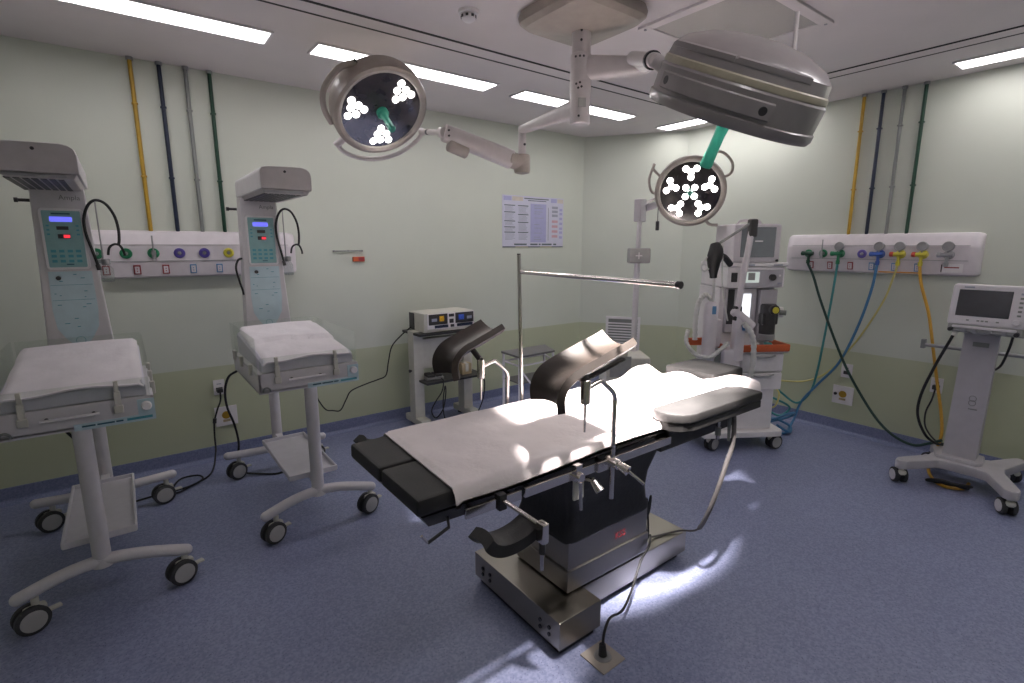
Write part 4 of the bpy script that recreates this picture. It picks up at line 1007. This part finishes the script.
ripple([(-.12, -.07, 1.04), (-.06, -.10, .95), (-.035, -.10, .80), (-.05, -.10, .62), (-.09, -.09, .53), (-.13, -.07, .60)], .019).build('breathing_tube', an)
ripple([(-.20, -.02, .88), (-.27, -.06, .84), (-.36, -.06, .78), (-.45, -.02, .80), (-.50, .03, .88), (-.48, .06, .97)], .016).build('breathing_tube', an)
MB().tube([(-.36, -.05, 1.38), (-.35, -.04, 1.28), (-.33, .0, 1.19)], .010, 'corr', 8, 4).tube([(-.30, -.03, 1.60), (-.28, -.03, 1.30), (-.22, -.03, 1.05)], .006, 'corr', 7, 4).tube([(-.42, -.05, 1.52), (-.47, -.06, 1.46), (-.44, -.05, 1.42), (-.38, -.05, 1.45)], .006, 'corr', 7, 4).build('thin_tubing', an)
MB().b2((-.30, .05, .83), (-.21, .18, 1.05), 'pinkw', .02).b2((-.285, -.01, .55), (-.235, .04, .83), 'greyp', .012).build('suction_jar', an)
for x in (.03, .13):
    MB().lathe([(.001, .866), (.028, .866), (.033, .83), (.001, .83)], Matrix.Translation((x+.02, .03, .0)), 'tealhose' if x > .1 else 'corr', 16).build('valve_cover', an)

# ------------------------------------------------------------------ gas hoses on the right wall
def hose(pts, r, m, label, name='gas_hose', cat='hose'): return tag(MB().tube(pts, r, m, 8, 7).build(name), label, cat)
hose([(4.747, 2.04, 1.45), (4.74, 1.98, 1.34), (4.735, 1.90, 1.14), (4.72, 1.75, .82), (4.70, 1.60, .55), (4.69, 1.40, .27), (4.66, 1.25, .15), (4.62, 1.10, .12), (4.60, 1.0, .17), (4.58, .93, .22)], .0105, 'greenhose', 'dark green gas hose sweeping from the right gas panel down to the ventilator')
hose([(4.747, 1.807, 1.45), (4.745, 1.815, 1.25), (4.745, 1.83, 1.0), (4.745, 1.865, .55), (4.73, 1.90, .33), (4.68, 1.98, .22), (4.60, 2.08, .30), (4.55, 2.16, .38), (4.48, 2.20, .34), (4.42, 2.16, .22), (4.50, 2.05, .12), (4.55, 1.98, .2), (4.44, 2.05, .28), (4.33, 2.14, .33)], .0095, 'tealhose', 'teal gas hose coiling on the floor beside the anaesthesia machine')
hose([(4.747, 1.524, 1.45), (4.745, 1.54, 1.25), (4.74, 1.60, .95), (4.735, 1.70, .64), (4.725, 1.84, .42), (4.70, 1.95, .24), (4.66, 1.98, .08), (4.56, 1.97, .02), (4.40, 1.93, .015), (4.31, 2.02, .02), (4.38, 2.12, .05), (4.52, 2.08, .06), (4.60, 2.0, .10), (4.56, 1.94, .16), (4.44, 1.95, .17), (4.36, 2.02, .12), (4.46, 2.06, .10), (4.54, 1.96, .04), (4.40, 1.90, .03), (4.30, 1.96, .10)], .0105, 'bluehose', 'blue gas hose falling in coils behind the anaesthesia machine base')
hose([(4.747, 1.389, 1.45), (4.75, 1.41, 1.34), (4.76, 1.45, 1.18), (4.77, 1.56, .92), (4.775, 1.68, .70), (4.77, 1.80, .52), (4.72, 1.95, .42), (4.55, 2.10, .42), (4.38, 2.10, .44), (4.32, 1.98, .38), (4.28, 1.98, .27), (4.35, 2.08, .22), (4.42, 2.16, .25)], .0075, 'paleyellow', 'thin pale yellow gas hose crossing behind the blue hose to the anaesthesia machine')
hose([(4.747, 1.249, 1.45), (4.745, 1.225, 1.32), (4.735, 1.15, 1.10), (4.72, 1.09, .85), (4.70, 1.03, .60), (4.66, .97, .38), (4.60, .94, .25), (4.575, .955, .12), (4.45, .95, .035), (4.30, .88, .014), (4.24, .80, .014), (4.30, .72, .014), (4.42, .72, .014)], .0105, 'yellowhose', 'amber gas hose hanging from the right panel and curling under the ventilator')

# ------------------------------------------------------------------ ventilator
ve = thing('ventilator', 'grey and white intensive care ventilator on a wheeled stand at the right edge', 'ventilator', (4.42, .75, 0))
def arm_poly(): 
    return [(4.08, 1.055), (4.065, 1.03), (4.08, .99), (4.28, .87), (4.30, .82), (4.30, .67), (4.28, .62), (4.07, .505), (4.055, .465), (4.075, .435), (4.12, .435), (4.36, .545), (4.44, .56), (4.72, .50), (4.76, .52), (4.76, .56), (4.72, .585), (4.56, .66), (4.54, .70), (4.54, .80), (4.56, .86), (4.66, .93), (4.68, .965), (4.66, .995), (4.61, .995), (4.46, .94), (4.36, .945), (4.13, 1.06)]
MB().prism(arm_poly(), .065, 'ventcol', Matrix.Translation((0, 0, .105)), .014).build('base_frame', ve)
MB().prism([(4.33, .90), (4.33, .68), (4.38, .66), (4.54, .68), (4.54, .88), (4.38, .92)], .035, 'ventcol', Matrix.Translation((0, 0, .16)), .012).build('base_cover', ve)
for x, y, a in ((4.105, 1.02, .75), (4.10, .475, .6), (4.70, .55, 1.0), (4.62, .965, 1.2)): caster(ve, (x, y, .115), .050, .028, a, False, 'ventw', .022)
cl = [(4.375, .875, .19), (4.375, .70, .19), (4.52, .71, .19), (4.52, .86, .19), (4.375, .86, 1.06), (4.375, .685, 1.06), (4.50, .70, 1.06), (4.50, .845, 1.06)]
MB().add(cl, [(0, 1, 2, 3), (7, 6, 5, 4), (0, 4, 5, 1), (1, 5, 6, 2), (2, 6, 7, 3), (3, 7, 4, 0)], 'ventcol').build('column', ve)
MB().ring(frame((4.374, .765, .58), (-1, 0, 0)), .018, .002, 'greyp').ring(frame((4.374, .765, .61), (-1, 0, 0)), .018, .002, 'greyp').b2((4.371, .735, .535), (4.376, .78, .542), 'greyp').build('emblem', ve)
VF = Matrix.Translation((4.30, .745, 1.205)) @ Matrix.Rotation(.16, 4, 'Y')
mo = MB().box((0, 0, .02), (.15, .365, .26), 'ventw', .018, VF).build('display_unit', ve)
MB().box((-.0765, .02, .03), (.006, .252, .165), 'screen', .003, VF).build('screen', mo)
for k in range(6): MB().box((-.0765, -.148, .10-k*.026), (.004, .018, .012), 'greyp' if k else 'mid', .001, VF).build('button', mo)
for y in (.08, .03, .01, -.01, -.06): MB().box((-.0765, y, -.078), (.004, .014, .009), 'greyp', .001, VF).build('button', mo)
MB().box((-.0765, .10, .128), (.003, .05, .010), 'mid', 0, VF).build('lettering', mo)
MB().cyl(VF @ V((-.075, -.145, -.072)), VF @ V((-.098, -.145, -.072)), .019, m='ventw', n=18, bev=.004).build('selector_knob', mo)
MB().box((.01, 0, -.128), (.15, .35, .05), 'greybox', .008, VF).box((-.068, .0, -.122), (.012, .30, .016), 'ventw', .003, VF).build('connector_block', mo)
for y in (.155, .09, .04, -.03, -.10, -.155): MB().cyl(VF @ V((-.05, y, -.135)), VF @ V((-.085, y, -.145)), .013, m='outgrey' if abs(y) < .15 else 'dark', n=12).build('port', mo)
MB().cyl((4.52, 1.10, .905), (4.52, .42, .905), .0125, m='outgrey', n=12).b2((4.50, 1.09, .88), (4.54, 1.115, .945), 'greyp', .004).b2((4.49, .72, .885), (4.53, .83, .925), 'ventcol', .004).build('side_rail', ve)
MB().b2((4.372, .73, .955), (4.376, .81, .985), 'greyp').build('caution_label', ve)
tag(MB().tube([(4.24, .88, 1.06), (4.25, .90, 1.0), (4.30, .97, .80), (4.34, 1.03, .58), (4.38, 1.04, .42), (4.46, 1.0, .27), (4.54, .95, .20), (4.56, .90, .20)], .009, 'rubber', 8, 7).cyl((4.245, .872, 1.085), (4.24, .885, 1.03), .014, m='corr', n=12).build('ventilator_cable'), 'black cable looping from the left side of the ventilator display to its base', 'cable')
tag(MB().tube([(4.32, .62, 1.06), (4.34, .63, .98), (4.40, .66, .86), (4.50, .70, .80)], .007, 'rubber', 8, 6).build('ventilator_cable'), 'short black cable from the right side of the ventilator display behind its column', 'cable')
t = thing('power_cable', 'thin black power cable from the right wall socket to the ventilator base', 'cable', (4.84, 1.06, .54))
MB().b2((4.815, 1.045, .525), (4.856, 1.085, .56), 'dark', .006).build('plug', t)
MB().tube([(4.83, 1.065, .535), (4.80, 1.07, .45), (4.78, 1.09, .35), (4.74, 1.07, .25), (4.66, .99, .19), (4.60, .91, .19)], .006, 'rubber', 8, 6).build('cord', t)
tag(MB().tube([(4.26, .86, .02), (4.22, .80, .05), (4.22, .72, .06), (4.27, .68, .05), (4.30, .74, .02), (4.27, .84, .02), (4.22, .90, .03), (4.21, .82, .06), (4.24, .72, .04), (4.30, .70, .02)], .010, 'rubber', 8, 6).build('coiled_cable'), 'black coiled cable bundle on the floor under the ventilator base', 'cable')

# ------------------------------------------------------------------ electrosurgery cart
ct = thing('equipment_cart', 'cream metal equipment cart carrying the electrosurgery unit by the left wall', 'cart', (2.21, 4.0, 0))
for x in (1.965, 2.465):
    MB().b2((x-.048, 3.95, .06), (x+.048, 4.06, .875), 'cream', .008).build('upright', ct)
    MB().b2((x-.05, 3.84, .045), (x+.05, 4.16, .105), 'cream', .012).build('foot', ct)
for x in (1.965, 2.465):
    for y in (3.875, 4.13): caster(ct, (x, y, .05), .026, .012, .3, False, 'wheel', .006)
MB().b2((2.0, 3.96, .785), (2.45, 4.05, .80), 'cream', .004).b2((1.92, 3.83, .845), (2.51, 4.17, .868), 'bframe', .005).build('top_shelf', ct)
MB().b2((1.96, 3.80, .425), (2.56, 4.10, .445), 'bframe', .005).build('lower_shelf', ct)
MB().b2((2.01, 4.02, .52), (2.42, 4.035, .80), 'cream', .003).build('back_panel', ct)
MB().cyl((1.90, 4.0, .525), (1.95, 4.0, .525), .008, m='dark', n=10).cyl((1.895, 4.0, .525), (1.905, 4.0, .525), .014, m='dark', n=12).build('cable_peg', ct)
es = thing('electrosurgery_unit', 'beige electrosurgery unit with yellow and blue dial panels on the cart', 'electrosurgery unit', (2.2, 4.0, .868))
MB().b2((1.975, 3.85, .872), (2.475, 4.13, 1.035), 'cream', .006).build('case', es)
MB().b2((2.005, 3.842, .90), (2.468, 3.852, 1.030), 'white2', .003).build('front_panel', es)
a_ = MB().b2((2.015, 3.836, .935), (2.195, 3.844, 1.026), 'dark', .002).b2((2.275, 3.836, .935), (2.46, 3.844, 1.026), 'dark', .002); a_.build('control_field', es)
MB().b2((2.115, 3.834, .962), (2.16, 3.838, 1.008), 'amberlcd', .002).cyl((2.138, 3.834, .985), (2.138, 3.822, .985), .017, m='amberlcd', n=18).build('yellow_dial', es)
MB().b2((2.305, 3.834, .962), (2.36, 3.838, 1.008), 'bluelcd', .002).cyl((2.333, 3.834, .985), (2.333, 3.822, .985), .017, m='bluelcd', n=18).build('blue_dial', es)
MB().b2((2.04, 3.833, .965), (2.09, 3.838, .99), 'mid', .001).b2((2.39, 3.833, .965), (2.44, 3.838, .99), 'mid', .001).build('digit_window', es)
MB().b2((2.21, 3.836, .995), (2.26, 3.844, 1.02), 'dark', .002).b2((2.215, 3.836, .94), (2.255, 3.844, .975), 'dark', .002).build('switch_block', es)
MB().b2((2.07, 3.836, .905), (2.20, 3.844, .930), 'navy', .002).b2((2.29, 3.836, .905), (2.45, 3.844, .930), 'navy', .002).b2((2.225, 3.836, .905), (2.26, 3.844, .928), 'dark', .002).build('socket_row', es)
MB().b2((1.968, 4.03, .88), (1.976, 4.12, 1.025), 'dark', .002).build('side_vent', es)
for x in (2.0, 2.44):
    for y in (3.88, 4.14): MB().cyl((x, y, .868), (x, y, .874), .014, m='dark', n=12).build('rubber_foot', es)
t = thing('foot_switch', 'black two-pedal foot switch lying on the lower cart shelf', 'foot switch', (2.12, 3.95, .445))
MB().prism([(2.0, 3.88), (2.16, 3.86), (2.18, 4.02), (2.02, 4.04)], .022, 'outgrey', Matrix.Translation((0, 0, .446)), .005).build('base_plate', t)
MB().prism([(2.015, 3.89), (2.085, 3.882), (2.10, 4.01), (2.03, 4.02)], .018, 'dark', Matrix.Translation((0, 0, .468)), .006).build('pedal', t)
MB().prism([(2.095, 3.88), (2.15, 3.874), (2.165, 4.0), (2.11, 4.008)], .018, 'dark', Matrix.Translation((0, 0, .468)), .006).build('pedal', t)
tag(MB().b2((2.36, 3.88, .4455), (2.46, 3.98, .545), 'tan', .003).b2((2.395, 3.878, .47), (2.425, 3.982, .5455), 'cream').build('cardboard_box'), 'small tan box on the lower cart shelf behind the far knee support', 'box')
t = thing('power_cable', 'black electrosurgery cable hanging in loops below the lower cart shelf', 'cable', (2.2, 3.82, .2))
MB().tube([(2.12, 3.84, .46), (2.11, 3.785, .445), (2.09, 3.78, .36), (2.03, 3.785, .28), (1.99, 3.79, .20), (2.03, 3.79, .13), (2.10, 3.785, .20), (2.13, 3.785, .34), (2.12, 3.78, .40), (2.10, 3.785, .25), (2.12, 3.79, .10), (2.20, 3.79, .015), (2.32, 3.79, .010), (2.44, 3.785, .08), (2.52, 3.785, .22), (2.54, 3.79, .38), (2.50, 3.80, .448)], .0055, 'rubber', 7, 6).build('cord', t)
tag(MB().tube([(1.966, 4.08, .90), (1.90, 4.15, .82), (1.83, 4.20, .72), (1.80, 4.22, .58), (1.775, 4.23, .46), (1.70, 4.24, .43), (1.60, 4.24, .41), (1.46, 4.24, .37), (1.41, 4.24, .30), (1.355, 4.24, .215), (1.29, 4.24, .225), (1.23, 4.22, .25), (1.17, 4.18, .34), (1.13, 4.13, .42)], .0055, 'rubber', 7, 6).build('power_cable'), 'thin black cable strung along the left wall between the cart and the second warmer', 'cable')

# ------------------------------------------------------------------ small instrument table
tb = thing('instrument_table', 'small grey topped steel side table behind the far knee support', 'side table', (2.76, 3.36, 0))
TT = RZ(.0, (2.76, 3.365, 0)); cr = [(-.235, .145), (-.25, -.125), (.16, -.11), (.27, .15)]
MB().prism([(2.76+a, 3.365+b) for a, b in cr[::1]], .018, 'tabletop', Matrix.Translation((0, 0, .69)), .004).build('top', tb)
for a, b in cr:
    MB().cyl((2.76+a*.92, 3.365+b*.9, 0), (2.76+a*.92, 3.365+b*.9, .69), .011, m='white2', n=10).build('leg', tb)
MB().prism([(2.76+a*.9, 3.365+b*.88) for a, b in cr], .012, 'tabletop', Matrix.Translation((0, 0, .46)), .003).build('lower_shelf', tb)
rl_ = MB()
for i in range(4):
    for z in (.12, .62):
        a, b = cr[i], cr[(i+1) % 4]; rl_.cyl((2.76+a[0]*.92, 3.365+a[1]*.9, z), (2.76+b[0]*.92, 3.365+b[1]*.9, z), .008, m='white2', n=8)
rl_.cyl((2.76-.235*.92, 3.365-.12, .58), (2.76+.16*.92, 3.365-.11, .14), .008, m='white2', n=8); rl_.build('frame_rail', tb)

# ------------------------------------------------------------------ warmer cables
t = thing('power_cable', 'black cable plugged into the left wall socket and running to the far left warmer', 'cable', (.48, 4.2, .5))
MB().b2((.46, WY-.05, .52), (.50, WY-.013, .55), 'dark', .006).build('plug', t)
MB().tube([(.48, WY-.04, .535), (.475, WY-.045, .46), (.45, WY-.05, .40), (.42, WY-.06, .31), (.41, WY-.07, .20), (.40, WY-.12, .09), (.34, WY-.30, .012), (.20, 3.86, .010), (.12, 3.80, .012), (.10, 3.86, .02), (.16, 3.98, .03), (.26, 4.0, .02), (.28, 3.93, .012), (.18, 3.84, .018), (.0, 3.84, .012), (-.15, 3.82, .012), (-.21, 3.76, .06), (-.21, 3.745, .16)], .006, 'rubber', 8, 7).cyl((.425, WY-.06, .335), (.42, WY-.062, .30), .013, m='dark', n=12).build('cord', t)
tag(MB().tube([(-.50, 3.55, .86), (-.42, 3.66, .70), (-.33, 3.72, .52), (-.26, 3.75, .42), (-.21, 3.746, .36)], .008, 'rubber', 8, 6).build('warmer_cable'), 'black cable slanting down behind the tray of the far left warmer', 'cable')
tag(MB().tube([(.50, 3.52, .83), (.46, 3.60, .78), (.44, 3.66, .68), (.45, 3.72, .55), (.49, 3.78, .40), (.51, 3.83, .25), (.50, 3.86, .12), (.53, 3.84, .03), (.60, 3.80, .012), (.72, 3.72, .010), (.80, 3.74, .03), (.79, 3.80, .12)], .0075, 'rubber', 8, 7).build('warmer_cable'), 'black cable dropping from the bed of the second warmer to the floor', 'cable')
tag(MB().tube([(.61, 3.655, 1.52), (.585, 3.64, 1.51), (.57, 3.64, 1.46), (.585, 3.66, 1.38), (.60, 3.67, 1.32), (.605, 3.68, 1.29)], .0065, 'rubber', 8, 6).build('probe_cable'), 'short black lead on the left side of the second warmer column', 'cable')

# ------------------------------------------------------------------ lamps
def spot(name, p, d, power, size, blend, col, rad_):
    l = bpy.data.lights.new(name, 'SPOT'); l.energy = power; l.spot_size = rad(size); l.spot_blend = blend; l.color = col; l.shadow_soft_size = rad_
    o = bpy.data.objects.new(name, l); COL.objects.link(o); o.matrix_world = frame(p, -V(d)); return o
spot('lamp_beam', P1+n1*.06, V((1.45, 1.5, .85))-P1, 50, 26, .9, (1, .93, .89), .10)
for lx, ly, aim, pw_, sz in ((0, .13, None, 520, 43), (0, -.13, None, 520, 43), (.06, 0, None, 520, 43), (.05, -.12, (2.36, 1.52, .9), 480, 24), (.05, .12, (1.24, 1.27, .85), 230, 19)):
    q_ = F2 @ V((lx, ly, -.012))
    spot('lamp_beam', q_, V(aim)-q_ if aim else V((.235, .565, -1.1)), pw_, sz, .35, (1, .92, .88), .03)
spot('lamp_beam', P3+n3*.06, n3, 12, 60, .8, (1, .95, .92), .10)

w = bpy.data.worlds.new('room_world'); S.world = w; w.use_nodes = True
w.node_tree.nodes['Background'].inputs['Color'].default_value = (.5, .5, .55, 1); w.node_tree.nodes['Background'].inputs['Strength'].default_value = .02

# ------------------------------------------------------------------ camera
cam = bpy.data.cameras.new('camera'); co = bpy.data.objects.new('camera', cam); COL.objects.link(co)
cam.sensor_width = 36; cam.lens = 18.0; cam.clip_start = .02; cam.clip_end = 50
az, pt_ = rad(53.0), rad(10.6)
fw = V((math.cos(az)*math.cos(pt_), math.sin(az)*math.cos(pt_), -math.sin(pt_)))
co.matrix_world = frame((0, 0, 1.6), -fw, (math.sin(az), -math.cos(az), 0))
S.camera = co
S.view_settings.view_transform = 'Standard'; S.view_settings.look = 'None'; S.view_settings.gamma = 1; S.view_settings.use_curve_mapping = False
S.view_settings.exposure = 0.12
